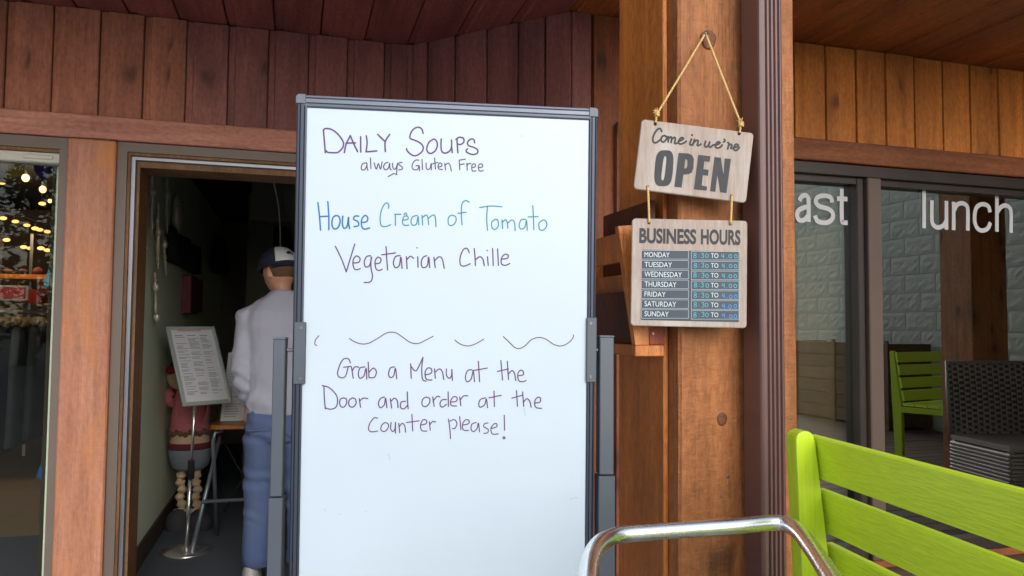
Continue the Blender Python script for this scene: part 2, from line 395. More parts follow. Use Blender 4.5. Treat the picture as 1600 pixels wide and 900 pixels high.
sdl = thing('added_sidelight', (.75, 2.98, .3), 'unseen clear sidelight added behind the whiteboard to light the hallway', 'window')  # added window, hidden from view, lets daylight into the hallway
for s0, s1, z0, z1 in ((0.01, .06, .3, 2.11), (L45-.06, L45-.01, .3, 2.11), (.06, L45-.06, 2.06, 2.11), (.06, L45-.06, .3, .36)):
    MB().prism([Vector((*(p.xy), z0)) for p in (A0+ea*s0, A0+ea*s1, A0+ea*s1-na*.08, A0+ea*s0-na*.08)], (0, 0, z1-z0)).build('frame', M_FRAME, sdl)
MB().prism([Vector((*(p.xy), .36)) for p in (A0+ea*.06-na*.03, A0+ea*(L45-.06)-na*.03, A0+ea*(L45-.06)-na*.036, A0+ea*.06-na*.036)], (0, 0, 1.7)).build('pane', M_GLASS2, sdl)
we = thing('cladding_wall', (1.2, YR, .3), 'narrow end wall of orange planks between whiteboard and timber post', 'wall')
O2 = Vector((0, YR, 0))
x925, x980 = P(925, 100, Y=YR).x, 1.30
vplank(we, O2, EX, NF, 1.021, x925, .30, CEIL-.002, W_PLUM, lip=.004)
vplank(we, O2, EX, NF, x925+.004, x980, .30, CEIL-.002, wood('end wall plank', col(160, 88, 46), col(112, 58, 32), rv=0), lip=.003)
vplank(we, O2, EX, NF, x980, 1.385, .30, CEIL-.002, W_ORG, lip=.003)
MB().box((1.03, YR+.02, .2), (1.385, YR+.12, CEIL+.1)).build('sheathing', M_DARKC, we)
a, b = P(964, 200, Y=YR-.03), P(977, 200, Y=YR-.03)
MB().prism([(a.x, YR-.03, .3), (b.x, YR-.03, .3), (b.x, YR-.03, P(976, 213, Y=YR-.03).z), (a.x+.006, YR-.03, P(966, 190, Y=YR-.03).z), (a.x, YR-.03, P(964, 196, Y=YR-.03).z)], (0, .028, 0)).build('batten', wood('batten', col(158, 90, 58), col(112, 58, 38), rv=0), we)
# ---------------- right wall
wr = thing('cladding_wall', (3, YR, 2.2), 'orange brown vertical plank wall above the cafe windows', 'wall')
xr = [P(x, 200, Y=YR).x for x in (1290.7, 1338, 1384, 1429, 1474, 1517, 1560.6)]
st = (xr[-1]-xr[0])/6
xr = [xr[0]-st*i for i in (4, 3, 2, 1)]+xr+[xr[-1]+st*i for i in range(1, 14)]
for a, b in zip(xr[:-1], xr[1:]):
    if b > 1.387: vplank(wr, O2+NF*random.uniform(-.0025, .0025), EX, NF, max(a, 1.387), b, 2.207, CEIL-.002-random.uniform(0, .004), W_ORG, lip=.004)
MB().box((1.387, YR+.02, 2.1), (xr[-1], YR+.12, CEIL+.1)).build('sheathing', M_DARKC, wr)
MB().box((1.387, YR-.03, 2.112), (xr[-1], YR+.015, 2.205), .004).build('header_beam', W_HEADR, wr)
kn = MB().box((1.387, YR-.01, .30), (xr[-1], YR+.1, .39), .004).build('sill_board', W_HEADR, wr)

# ---------------- door surround with column
colx0, colx1 = P(105, 240, Y=YL-.03).x, P(181, 245, Y=YL-.03).x
ct = tag(MB().box((colx0, YL-.034, .30), (colx1, YL+.09, 2.108), .006).build('trim_post', W_COL), 'wide faded pinkish brown rough sawn post between shop window and doorway', 'post')
dx = P(181.5, 300, Y=YL-.01).x
df = thing('door_frame', (dx+.5, YL, .3), 'grey and brown frame round the open doorway', 'door frame')
DR = .45                                       # hidden right jamb
def stepframe(parent, name, mat, w0, w1, y0, y1, top0, top1):
    """one rectangular step of the frame: left leg, right leg, head"""
    mb = MB().box((dx+w0, y0, .30), (dx+w1, y1, top0)).box((DR-w1, y0, .30), (DR-w0, y1, top0)).box((dx+w0, y0, top0), (DR-w0, y1, top1))
    return mb.build(name, mat, parent)
stepframe(df, 'casing', M_FRAME, 0, .036, YL-.012, YL+.10, 2.072, 2.109)
stepframe(df, 'stop_bead', W_JAMB, .0365, .047, YL-.004, YL+.10, 2.060, 2.0715)
stepframe(df, 'weather_strip', M_SILVER, .0475, .062, YL+.012, YL+.10, 2.046, 2.0595)
stepframe(df, 'gasket', plain('black gasket', col(24, 24, 26), .6), .0625, .068, YL+.02, YL+.10, 2.040, 2.0455)
stepframe(df, 'jamb', W_JAMB, .0685, .078, YL+.02, YL+.20, 2.018, 2.0395)
jx = dx+.078
MB().box((dx, YL+.0, .0), (DR, YL+.03, .30)).build('threshold', M_BRONZE, df)
# ---------------- shop window on the left
sx = colx0-.002
sw = thing('shop_window', (sx-1, YL, .3), 'tall shop window left of the doorway with grey frame and pale top rail', 'window')
MB().box((-4.0, YL-.012, 2.065), (sx, YL+.08, 2.109)).box((sx-.030, YL-.012, .30), (sx, YL+.08, 2.0645)).box((-4.0, YL-.012, .30), (-3.95, YL+.08, 2.0645)).build('frame', M_FRAME, sw)
MB().box((-3.95, YL-.004, 2.052), (sx-.03, YL+.08, 2.064)).build('glazing_bead', W_JAMB, sw)
tr_ = MB().box((-3.95, YL+.005, 2.012), (sx-.03, YL+.08, 2.0515), .004).build('top_rail', M_WHITEF, sw)
MB().box((sx-.16, YL-.002, 2.024), (sx-.055, YL+.006, 2.040), .003).build('latch_plate', M_WHITEF, tr_)
MB().box((-3.95, YL+.04, .32), (sx-.03, YL+.046, 2.012)).build('pane', M_GLASS2, sw)
# ---------------- cafe window on the right
cw = thing('cafe_window', (2.4, YR, .5), 'dark framed cafe window lettered lunch with stone wall reflected in it', 'window')
XM0, XM1 = P(1337, 400, Y=YR+.02).x, P(1369, 400, Y=YR+.02).x
XMm = P(1353, 400, Y=YR).x
MB().box((1.387, YR-.012, 2.058), (xr[-1], YR+.10, 2.110), .003).build('head_frame', M_BRONZE, cw)
MB().box((1.387, YR+.012, 2.030), (XM0, YR+.10, 2.0575)).box((XM1, YR+.012, 2.030), (xr[-1], YR+.10, 2.0575)).build('glazing_frame', M_BRONZE, cw)
MB().box((XM0, YR+.006, .392), (XMm, YR+.10, 2.0575), .004).build('mullion', M_BRONZE, cw)
MB().box((XMm+.0005, YR-.018, .392), (XM1, YR+.10, 2.0575), .004).build('mullion', M_BRONZE2, cw)
MB().box((1.387, YR-.01, .392), (1.44, YR+.1, 2.03), .003).build('side_frame', M_BRONZE, cw)
MB().box((4.6, YR-.01, .392), (4.68, YR+.1, 2.03), .003).build('mullion', M_BRONZE, cw)
MB().box((1.44, YR-.005, .392), (XM0, YR+.1, .45), .003).box((XM1, YR-.005, .392), (4.6, YR+.1, .45), .003).build('bottom_frame', M_BRONZE, cw)
YG = YR+.05
for a, b in ((1.44, XM0), (XM1, 4.6), (4.68, xr[-1])):
    MB().box((a, YG, .45), (b, YG+.006, 2.03)).build('pane', M_GLASS, cw)
MB().box((xr[-1], YR, .2), (6.3, YR+.1, CEIL)).build('side_wall', M_DARKC, wr)
# window lettering (rounded even strokes)
def ribbon(mb, pts, wd, frame, h=.0):
    """pts: 2D (u,v) in a frame (o,ex,ey,n)"""
    o, ex, ey, n = frame; L_ = []; R_ = []
    k = len(pts)
    cl = (pts[0]-pts[-1]).length < 1e-6
    for i in range(k):
        if cl: t = pts[(i+1) % (k-1) if i < k-1 else 1]-pts[i-1 if i > 0 else k-2]
        else: t = pts[min(i+1, k-1)]-pts[max(i-1, 0)]
        if t.length < 1e-9: t = Vector((1, 0))
        t.normalize(); q = Vector((-t.y, t.x))*wd/2
        L_.append(pts[i]+q); R_.append(pts[i]-q)
    n0 = len(mb.v)
    vs = [o+ex*p.x+ey*p.y+n*h for p in L_]+[o+ex*p.x+ey*p.y+n*h for p in R_]
    mb.add(vs, [(i, i+1, k+i+1, k+i) for i in range(k-1)])
    return mb
def strokes(mb, lst, wd, frame, conv, h, k=5, caps=True):
    for j, s in enumerate(lst):
        pts = [Vector(conv(*p)) for p in s]
        pts = [Vector((p[0], p[1])) for p in (crom([q.to_3d() for q in pts], k) if len(pts) > 2 else [q.to_3d() for q in pts])]
        ribbon(mb, pts, wd, frame, h+(j % 5)*.00006)
        if caps:
            for e in (pts[0], pts[-1]):
                o, ex, ey, n = frame; c0 = o+n*(h+(j % 5)*.00006+.00002)
                vs = [c0+ex*(e.x+math.cos(a)*wd/2)+ey*(e.y+math.sin(a)*wd/2) for a in [2*math.pi*i/8 for i in range(8)]]
                mb.add(vs, [tuple(range(8))])
    return mb
FW = (Vector((0, YG-.002, 0)), Vector((1, 0, 0)), Vector((0, 0, 1)), Vector((0, -1, 0)))
def cw_conv(x, y):                              # zoom window [1220,240] scale 2.813
    q = P(1220+x/2.813, 240+y/2.813, Y=YG-.002); return (q.x, q.z)
lun = {'l': [[(630, 158), (630, 328)]],
 'u': [[(664, 205), (664, 290), (672, 315), (692, 325), (715, 315), (727, 295)], [(728, 208), (728, 334)]],
 'n': [[(760, 212), (760, 336)], [(762, 250), (775, 225), (797, 218), (815, 228), (822, 250), (822, 338)]],
 'c': [[(920, 258), (912, 232), (888, 222), (865, 232), (854, 258), (853, 300), (866, 330), (888, 338), (910, 328), (922, 303)]],
 'h': [[(950, 178), (950, 343)], [(952, 258), (968, 235), (988, 228), (1005, 238), (1012, 262), (1012, 348)]]}
for ch, st_ in lun.items(): strokes(MB(), st_, .021, FW, cw_conv, .0002, 6, False).build('letter', M_VINYL, cw)
ast = {'a': [[(82, 208), (90, 190), (108, 183), (120, 195), (122, 215), (122, 300)], [(122, 232), (95, 240), (76, 252), (72, 275), (82, 292), (104, 290), (122, 268)]],
 's': [[(226, 215), (218, 192), (190, 185), (162, 192), (154, 212), (170, 232), (205, 242), (226, 258), (228, 282), (212, 300), (185, 304), (160, 295), (150, 272)]],
 't': [[(268, 155), (268, 285), (276, 302), (294, 304)], [(246, 198), (293, 200)]]}
for ch, st_ in ast.items(): strokes(MB(), st_, .021, FW, cw_conv, .0002, 6, False).build('letter', M_VINYL, cw)
zb = P(1300, 352, Y=YG).z; hx_ = .122; Lh = .175
def simple_letter(x, segs): strokes(MB(), [[(x+a*.09, zb+b*hx_) for a, b in s] for s in segs], .021, FW, lambda x, y: (x, y), .0002, 6, False).build('letter', M_VINYL, cw)
bowl = [(0, .5), (.1, .85), (.45, 1), (.85, .85), (1, .5), (.85, .15), (.45, 0), (.1, .15), (0, .5)]
simple_letter(1.475, [[(0, 0), (0, 1.4)], bowl])
simple_letter(1.60, [[(0, 0), (0, 1)], [(0, .6), (.25, .95), (.55, 1)]])
simple_letter(1.685, [[(.02, .5), (.98, .5), (.9, .85), (.5, 1), (.1, .85), (0, .5), (.1, .15), (.5, 0), (.95, .2)]])
simple_letter(1.80, [[(.1, .85), (.45, 1), (.85, .9), (.9, .6), (.9, 0)], [(.9, .6), (.3, .5), (0, .25), (.2, 0), (.6, .05), (.9, .3)]])
simple_letter(1.915, [[(0, 0), (0, 1.4)], [(0, .4), (.7, 1)], [(.25, .6), (.75, 0)]])
simple_letter(1.995, [[(.25, 0), (.25, 1.1), (.35, 1.35), (.6, 1.4)], [(0, 1), (.6, 1)]])

# ------------------------------------------------------------ interiors
def room(x0, x1, y0, y1, z0, z1, wall, floor, ceil, name):
    r = setting(name, ((x0+x1)/2, (y0+y1)/2, z0))
    MB().add([(x0, y0, z0), (x1, y0, z0), (x1, y1, z0), (x0, y1, z0)], [(0, 1, 2, 3)]).build('floor', floor, r)
    MB().add([(x0, y0, z1), (x1, y0, z1), (x1, y1, z1), (x0, y1, z1)], [(0, 1, 2, 3)]).build('ceiling', ceil, r)
    for nm, q in (('left_wall', [(x0, y0), (x0, y1)]), ('right_wall', [(x1, y0), (x1, y1)]), ('back_wall', [(x0, y1), (x1, y1)])):
        (a, b), (c_, d_) = q
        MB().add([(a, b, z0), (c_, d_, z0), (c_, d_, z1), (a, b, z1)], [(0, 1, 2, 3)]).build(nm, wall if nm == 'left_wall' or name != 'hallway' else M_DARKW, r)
    return r
HX = -.83
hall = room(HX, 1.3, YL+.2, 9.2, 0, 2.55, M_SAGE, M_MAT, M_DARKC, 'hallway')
MB().box((HX+.001, YL+.21, 0.0), (HX+.018, 9.1, .13), .003).build('baseboard', M_BASEB, hall)
MB().box((HX-.1, YL+.1, 0), (jx-.01, YL+.2, 2.6)).build('front_wall', M_SAGE, hall)
MB().box((DR-.08, YL+.12, 0), (.50, YL+.2, 2.6)).build('front_wall', M_SAGE, hall)
MB().add([(dx, YL+.03, 0), (DR, YL+.03, 0), (DR, YL+.2, 0), (dx, YL+.2, 0)], [(0, 1, 2, 3)]).build('floor', M_MAT, hall)
MB().add([(.45, YR+.12, 0), (1.3, YR+.12, 0), (1.3, YL+.2, 0), (.45, YL+.2, 0)], [(0, 1, 2, 3)]).build('floor', M_MAT, hall)
MB().add([(1.3, YR+.12, 0), (1.3, YL+.2, 0), (1.3, YL+.2, 2.6), (1.3, YR+.12, 2.6)], [(0, 1, 2, 3)]).build('right_wall', M_SAGE, hall)
MB().box((jx-.02, YL+.1, 2.04), (DR, YL+.2, 2.6)).build('front_wall', M_SAGE, hall)
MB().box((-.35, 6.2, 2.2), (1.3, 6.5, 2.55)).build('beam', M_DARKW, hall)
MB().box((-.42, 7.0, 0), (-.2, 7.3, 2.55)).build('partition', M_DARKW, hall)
shop = room(-6, HX-.12, YL+.12, 10, 0, 2.95, M_SHOPW, M_CARPET, M_DARKC, 'shop')
MB().box((-6, YL+.121, .0), (HX-.13, 5.55, .012)).build('door_mat', M_MAT, shop)
MB().box((-6, YL+.1, 2.1), (HX-.12, YL+.14, 3.0)).build('front_wall', M_SHOPW, shop)
cafe = room(1.45, 7.6, YR+.12, 7.5, .30, 2.62, plain('dark cafe wall', col(70, 60, 44), .8), plain('cafe floor', col(62, 50, 36), .6), M_DARKC, 'cafe_room')
MB().add([(-8, YL, 0.2), (-8, 11, 0.2), (-8, 11, 3), (-8, YL, 3)], [(0, 1, 2, 3)]).build('outer_wall', M_DARKC, kind='structure')
MB().box((-8, YL, .2), (-4.0, YL+.1, 2.70)).build('end_wall', W_RED, kind='structure')
# ------------------------------------------------------------ unseen trees added across the lot to darken the shop glass reflection
M_BARK = plain('bark', col(84, 68, 56), .9, bump=1, bscale=20, var=.3)
M_LEAF = plain('evergreen needles', col(58, 84, 44), .8, var=.45, vscale=3)
TL = ['leftmost', 'second from the left', 'middle', 'fourth from the left', 'rightmost']
for ti in range(5):
    tr_n = random.Random(40+ti); bx_, by_ = -13+ti*3.1+tr_n.uniform(-.6, .6), -14+tr_n.uniform(-1.5, 1.5); Ht = tr_n.uniform(5.5, 7.5)
    tt = thing('added_evergreen', (bx_, by_, .22), 'unseen dark evergreen added to darken the shop glass, %s of the row' % TL[ti], 'tree', 'unseen evergreens added for the shop glass')
    MB().tube([(bx_, by_, .2), (bx_+.05, by_, Ht*.5), (bx_, by_+.05, Ht)], [.2, .12, .02], 8).build('trunk', M_BARK, tt, True)
    lm = MB(); cr = MB()
    for k_ in range(60):
        z = .9+(Ht-1.1)*k_/60; L_ = (1-(z/Ht))*2.0+.25; a = k_*2.4+tr_n.uniform(-.3, .3); L_ *= tr_n.uniform(.7, 1.15)
        tip = Vector((bx_+math.cos(a)*L_, by_+math.sin(a)*L_, z-.18*L_))
        if k_ % 2 == 0: lm.tube([(bx_, by_, z), tip], [.03, .006], 4)
        for q_ in range(30):
            f_ = tr_n.uniform(.25, 1.05); c = Vector((bx_, by_, z)).lerp(tip, f_)+Vector((tr_n.gauss(0, .13), tr_n.gauss(0, .13), tr_n.gauss(0, .1)))
            u_ = Vector((tr_n.gauss(0, 1), tr_n.gauss(0, 1), tr_n.gauss(0, .5))).normalized()*.13; v_ = u_.cross(Vector((tr_n.gauss(0, 1), tr_n.gauss(0, 1), tr_n.gauss(0, 1)))).normalized()*.05
            cr.v += [c-u_, c+v_, c+u_, c-v_]; n_ = len(cr.v); cr.f.append([n_-4, n_-3, n_-2, n_-1])
    lm.build('limb', M_BARK, tt); cr.build('crown', M_LEAF, tt)
# ------------------------------------------------------------ timber posts
PX0, PX1, PY0, PY1 = .791, 1.088, 1.436, 1.69
post = thing('timber_post', (.94, 1.56, DECK), 'thick orange brown timber post carrying the hanging open sign', 'post')
n = MB()
ringf = lambda z, s=0: [Vector((PX0+.006, PY0, z)), Vector((PX1-.006, PY0, z)), Vector((PX1, PY0+.006, z)), Vector((PX1, PY1, z)), Vector((PX0, PY1, z)), Vector((PX0, PY0+.006, z))]
rs = []
for i in range(61):
    z = DECK+(CEIL-DECK)*i/60; r = ringf(z); j = (noise.noise(Vector((z*9, 1, 0))))*.0022
    r[0] += Vector((j, j, 0)); r[5] += Vector((j*.6, 0, 0)); r[1] += Vector((-j, j*.5, 0)); rs.append(r)
n.loft(rs).build('timber', W_POST, post)
MB().box((PX0-.012, PY0+.048, DECK), (PX0-.0005, PY1+.03, CEIL), .002).build('side_board', W_SIDE, post)
c0 = P(1107, 62, Y=PY0-.002)
kb = MB()
ringk = lambda s, y: [Vector((c0.x+math.cos(a)*.018*s*(1+.12*math.sin(3*a)), y, c0.z+math.sin(a)*.021*s)) for a in [2*math.pi*i/20 for i in range(20)]]
kb.loft([ringk(1.08, PY0+.004), ringk(1.0, PY0-.003), ringk(.8, PY0-.0045), ringk(.62, PY0-.002), ringk(.3, PY0-.003)]).build('knot', M_KNOT, post, True)
nl = P(1101, 55, Y=PY0-.012)
nb = MB().tube([nl+Vector((0, .02, -.002)), nl+Vector((0, -.006, .002))], .0018, 8).cyl(nl+Vector((0, -.006, .002)), nl+Vector((0, -.0075, .002)), .0045, 12)
nb.build('nail', M_STEEL, post, True)
for (px, py, s_) in ((1128, 655, .012), (1137, 745, .0035), (1126, 775, .003)):
    q = P(px, py, Y=PY0)
    MB().loft([[Vector((q.x+math.cos(a)*s_*r_, y, q.z+math.sin(a)*s_*1.2*r_)) for a in [2*math.pi*i/14 for i in range(14)]] for r_, y in ((1.1, PY0+.003), (1, PY0-.0014), (.5, PY0-.0008))]).build('knot' if s_ > .01 else 'nail_head', M_KNOT if s_ > .01 else M_STEEL, post, True)
p2 = thing('timber_post', (4.39, 1.56, DECK), 'second timber post seen as an orange and dark reflection in the cafe window', 'post')
MB().box((4.24, PY0, DECK), (4.537, PY1, CEIL), .006).build('timber', W_POST, p2)
# downspout
ds = thing('downspout', (.96, 1.38, DECK), 'dark brown ribbed metal downspout running down the post beside the hanging signs', 'downspout')
dX0, dX1, dY0, dY1 = .933, .992, 1.348, 1.412
fr = [(dX0, dY1), (dX0, dY0+.006), (dX0+.002, dY0+.002), (dX0+.006, dY0)]
nr = 4; w0 = dX0+.012; ww = (dX1-.006-w0)/nr
for i in range(nr):
    a = w0+i*ww; fr += [(a, dY0), (a+ww*.22, dY0+.005), (a+ww*.55, dY0+.005), (a+ww*.78, dY0)]
fr += [(dX1-.006, dY0), (dX1-.002, dY0+.002), (dX1, dY0+.006), (dX1, dY1)]
MB().prism([(a, b, DECK+.06) for a, b in fr], (0, 0, 2.5-DECK-.06)).build('pipe', M_DSP, ds)
el = MB().tube([(.962, 1.38, 2.49), (.962, 1.36, 2.60), (.962, 1.30, 2.70), (.962, 1.27, 2.80)], .034, 12).build('elbow', M_DSP, ds, True)
for z in (.62, 2.3): MB().box((dX0-.02, dY1, z), (dX1+.02, PY0-.0005, z+.03)).build('strap', M_DSP, ds)

# ------------------------------------------------------------ cedar rack on the post side
rk = thing('wall_rack', (.73, 1.6, 1.33), 'varnished cedar rack fixed to the left side of the post behind the hours sign', 'rack')
Y0 = 1.475
def xz(px, py, y=Y0): q = P(px, py, Y=y); return (q.x, y, q.z)
zb_, zt_ = P(1000, 557, Y=Y0).z, P(1000, 539, Y=Y0).z
xb_ = P(993, 545, Y=Y0).x
MB().box((xb_-.002, Y0-.003, zb_), (.776, 1.78, zt_), .002).build('base_board', W_PLANT, rk)
def side(y):
    t = P(1000, 355, Y=Y0).z; xl = P(966, 355, Y=Y0).x
    return MB().prism([(xl, y, t), (.776, y, t+.012), (.776, y, zt_+.0005), (P(993, 539, Y=Y0).x, y, zt_+.0005)], (0, .018, 0))
side(Y0).build('side_panel', W_PLANT, rk); side(1.757).build('side_panel', W_PLANT, rk)
xl = P(966, 355, Y=Y0).x
MB().box((P(1014, 520, Y=Y0).x, Y0-.004, zt_+.001), (.775, Y0-.0005, P(1014, 400, Y=Y0).z), .001).build('cover_strip', wood('reddish strip', col(168, 84, 50), col(130, 60, 36), rv=0, knots=False), rk)
MB().prism([(.752, Y0+.019, zt_), (.764, Y0+.019, zt_), (.764, Y0+.019, P(1038, 312, Y=Y0).z), (.752, Y0+.019, P(1038, 312, Y=Y0).z)], (0, .262, 0)).build('back_board', W_PLANTD, rk)
def hz(px, py, X): q = P(px, py, X=X); return q.z
za, zb2 = hz(945, 370, xl+.006), hz(945, 412, xl+.006)
sl_ = lambda z: xl+(P(993, 539, Y=Y0).x-xl)*((P(1000, 355, Y=Y0).z-z)/(P(1000, 355, Y=Y0).z-zt_))
for i, (t, b_, off, mt) in enumerate(((za, zb2, .004, W_PLANT), (hz(945, 428, xl), hz(945, 455, xl), .03, W_PLANT), (hz(945, 456, xl), zt_+.001, .012, W_PLANTD))):
    MB().prism([(sl_(t)+off, Y0+.019, t), (sl_(t)+off+.012, Y0+.019, t), (sl_(b_)+off+.012, Y0+.019, b_), (sl_(b_)+off, Y0+.019, b_)], (0, .262, 0)).build('slat' if i < 2 else 'front_panel', mt, rk)
q = P(1014, 521, Y=Y0); MB().cyl((P(1038, 521, Y=Y0).x-.03, Y0-.006, q.z), (P(1038, 521, Y=Y0).x-.03, Y0-.003, q.z), .0028, 10).build('screw', M_STEEL, rk)

# ------------------------------------------------------------ hanging signs
ZS = 1.558                                     # distance of the sign faces from the camera
fh = Vector((math.sin(yaw), math.cos(yaw), 0)); rh = Vector((math.cos(yaw), -math.sin(yaw), 0))
SO = CAM+fh*ZS
def SP(px, py): return PP(px, py, SO, -fh)
def frame_from(tl, tr, off=0):
    a, b = SP(*tl), SP(*tr); ex = (b-a).normalized(); ey = (-fh).cross(ex); ey = ey if ey.z > 0 else -ey
    return (a, ex, ey, -fh)
def sign_board(fr, u0, v0, u1, v1, th, holes, name, mat, parent, rad=.008):
    o, ex, ey, nn = fr
    def rr(i):
        pts = []
        for cx_, cy_, a0 in ((u1-rad, v1-rad, 0), (u0+rad, v1-rad, 90), (u0+rad, v0+rad, 180), (u1-rad, v0+rad, 270)):
            for k_ in range(7):
                a = R(a0+90*k_/6); pts.append((cx_+math.cos(a)*(rad-i), cy_+math.sin(a)*(rad-i)))
        return pts
    R_ = [[o+ex*a+ey*b-nn*th for a, b in rr(.0)], [o+ex*a+ey*b-nn*.0015 for a, b in rr(0)], [o+ex*a+ey*b for a, b in rr(.0015)]]
    return MB().loft(R_).build(name, mat, parent)
def conv_for(fr, ox, oy, s):
    o, ex, ey, nn = fr
    def c(x, y):
        q = SP(ox+x/s, oy+y/s)-o; return (q.dot(ex), q.dot(ey))
    return c
def rope(mb, path, r=.0022, tw=.012):
    path = [Vector(p) for p in path]; L_ = sum((b-a).length for a, b in zip(path, path[1:])); n_ = max(12, int(L_/.0022))
    pts = []
    seg = []; acc = 0
    for a, b in zip(path, path[1:]): seg.append((acc, a, b)); acc += (b-a).length
    for i in range(n_+1):
        s = L_*i/n_
        for st0, a, b in reversed(seg):
            if s >= st0-1e-9: pts.append((a.lerp(b, min(1, (s-st0)/max(1e-9, (b-a).length))), (b-a).normalized(), s)); break
    for ph in (0, math.pi):
        hp = []
        for p, t, s in pts:
            n1 = t.orthogonal().normalized(); n2 = t.cross(n1); an = s/tw*2*math.pi+ph
            hp.append(p+(n1*math.cos(an)+n2*math.sin(an))*r*.55)
        mb.tube(hp, r*.72, 6)
    return mb
def flat_curve(polys, fr, h, name, mat, parent):
    cu = bpy.data.curves.new(name, 'CURVE'); cu.dimensions = '2D'; cu.fill_mode = 'BOTH'
    for poly in polys:
        sp = cu.splines.new('POLY'); sp.points.add(len(poly)-1); sp.use_cyclic_u = True
        for i, p in enumerate(poly): sp.points[i].co = (p[0], p[1], 0, 1)
    return curve_obj(cu, fr, h, name, mat, parent)
def curve_obj(cu, fr, h, name, mat, parent, fit=None):
    t = bpy.data.objects.new('tmp', cu); sc.collection.objects.link(t)
    dg = bpy.context.evaluated_depsgraph_get(); me = bpy.data.meshes.new_from_object(t.evaluated_get(dg))
    bpy.data.objects.remove(t); o, ex, ey, nn = fr; pl = parent_loc(parent)
    if fit:
        xs_ = [v.co.x for v in me.vertices]; ys_ = [v.co.y for v in me.vertices]
        a0, a1, b0, b1 = min(xs_), max(xs_), min(ys_), max(ys_); u0, v0, u1, v1 = fit
        for v in me.vertices: v.co.x = u0+(v.co.x-a0)/(a1-a0)*(u1-u0); v.co.y = v0+(v.co.y-b0)/(b1-b0)*(v1-v0)
    for v in me.vertices: v.co = o+ex*v.co.x+ey*v.co.y+nn*h-pl
    me.materials.clear(); me.materials.append(mat)
    ob = bpy.data.objects.new(name, me); sc.collection.objects.link(ob); ob.parent = parent; return ob
def text_fit(body, fr, fit, h, name, mat, parent, bold=.012):
    cu = bpy.data.curves.new(name, 'FONT'); cu.body = body; cu.offset = bold; cu.resolution_u = 4
    return curve_obj(cu, fr, h, name, mat, parent, fit)

FO = frame_from((1003, 186), (1178, 208))
co_ = conv_for(FO, 0, 0, 1)
uw = co_(1178, 208)[0]; vh = co_(990, 295)[1]
osn = thing('hanging_sign', FO[0]+FO[1]*uw/2, 'tilted whitewashed wooden OPEN sign hanging by rope from a nail', 'sign')
sign_board(FO, 0, vh, uw, 0, .008, None, 'board', W_SIGN, osn)
cz = conv_for(FO, 1000, 180, 6.43)
script = [[(217,165),(206,137),(180,140),(150,175),(130,225),(132,265),(155,278),(190,258),(215,235)],
 [(246,205),(222,215),(212,250),(228,270),(255,255),(268,225),(250,205)],[(255,212),(285,222)],
 [(285,215),(283,270)],[(285,240),(310,218),(318,235),(312,275)],[(318,245),(345,222),(355,240),(347,280),(362,285),(385,272)],
 [(387,265),(420,250),(435,235),(420,225),(395,245),(385,275),(405,290),(440,280),(465,262)],
 [(517,240),(500,285),(510,300),(530,290),(545,270)],[(520,198),(524,203)],
 [(547,245),(530,300)],[(540,275),(570,252),(585,262),(575,300),(590,305),(612,290)],
 [(660,262),(648,300),(662,320),(688,300),(700,270)],[(700,270),(690,305),(705,322),(735,300),(760,298)],
 [(762,300),(790,290),(802,276),(785,268),(762,290),(758,318),(778,330),(805,322),(825,300)],
 [(846,243),(852,258),(840,270)],
 [(882,275),(893,285),(880,340)],[(890,305),(912,292),(922,305),(912,330),(935,335)],
 [(945,325),(975,318),(987,302),(965,292),(945,315),(942,342),(965,355),(998,325)]]
strokes(MB(), script, .0041, FO, cz, .0003, 5).build('script_lettering', M_LETTER, osn)
def sup(cx_, cy_, a, b, e, k_, n_=40):
    r = []
    for i in range(n_):
        t = 2*math.pi*i/n_; x = a*math.copysign(abs(math.cos(t))**(2/e), math.cos(t)); y = b*math.copysign(abs(math.sin(t))**(2/e), math.sin(t))
        r.append((cx_+x-y*k_, cy_+y))
    return r
glyphs = [[sup(240, 533, 92, 181, 3.4, .075), sup(240, 533, 17, 122, 3, .12)],
 [[(387,378),(490,386),(525,402),(541,440),(537,530),(520,575),(490,592),(436,597),(417,728),(345,720)], [(455,443),(470,446),(477,462),(474,515),(464,533),(444,537)]],
 [[(585,398),(708,413),(699,469),(646,463),(637,541),(690,549),(683,609),(630,603),(620,706),(675,718),(668,758),(540,745)]],
 [[(748,420),(812,428),(838,600),(850,434),(913,440),(868,783),(805,775),(778,600),(757,770),(703,764)]]]
for g in glyphs: flat_curve([[cz(*p) for p in poly] for poly in g], FO, .0004, 'letter', M_LETTER, osn)
def eyelet(fr, px, py, parent):
    q = SP(px, py)+fr[3]*.0006
    mb = MB(); mb.add([q+fr[1]*math.cos(a)*.0034+fr[2]*math.sin(a)*.0034 for a in [2*math.pi*i/12 for i in range(12)]], [tuple(range(12))])
    mb.build('hole', plain('dark hole', col(40, 26, 16), .9), parent)
for px, py in ((1024, 194), (1155, 209), (1012, 292), (1143, 306)): eyelet(FO, px, py, osn)
top = nl+Vector((0, -.004, .003))
for (px, py) in ((1024, 192), (1155, 208)):
    hole = SP(px, py)-fh*.003; kn_ = SP(px+2, py-13)-fh*.004
    rb = rope(MB(), [top, top.lerp(kn_, .5)-Vector((0, 0, .001)), kn_, hole]).build('rope', M_ROPE, osn, True)
    kb = MB()
    for a in range(3): kb.tube([kn_+Vector((math.cos(t)*.0042, math.sin(t)*.004, (a-1)*.003+math.sin(t*2)*.001)) for t in [2*math.pi*i/10 for i in range(11)]], .0022, 6)
    for a in range(14):
        d_ = Vector((random.uniform(-1, .1), random.uniform(-.7, .1), random.uniform(-.1, 1))).normalized()*random.uniform(.008, .015)
        kb.tube([kn_, kn_+d_*.6+Vector((0, 0, .002)), kn_+d_], [.0014, .001, .0004], 5)
    kb.build('knot', M_ROPE, rb, True)

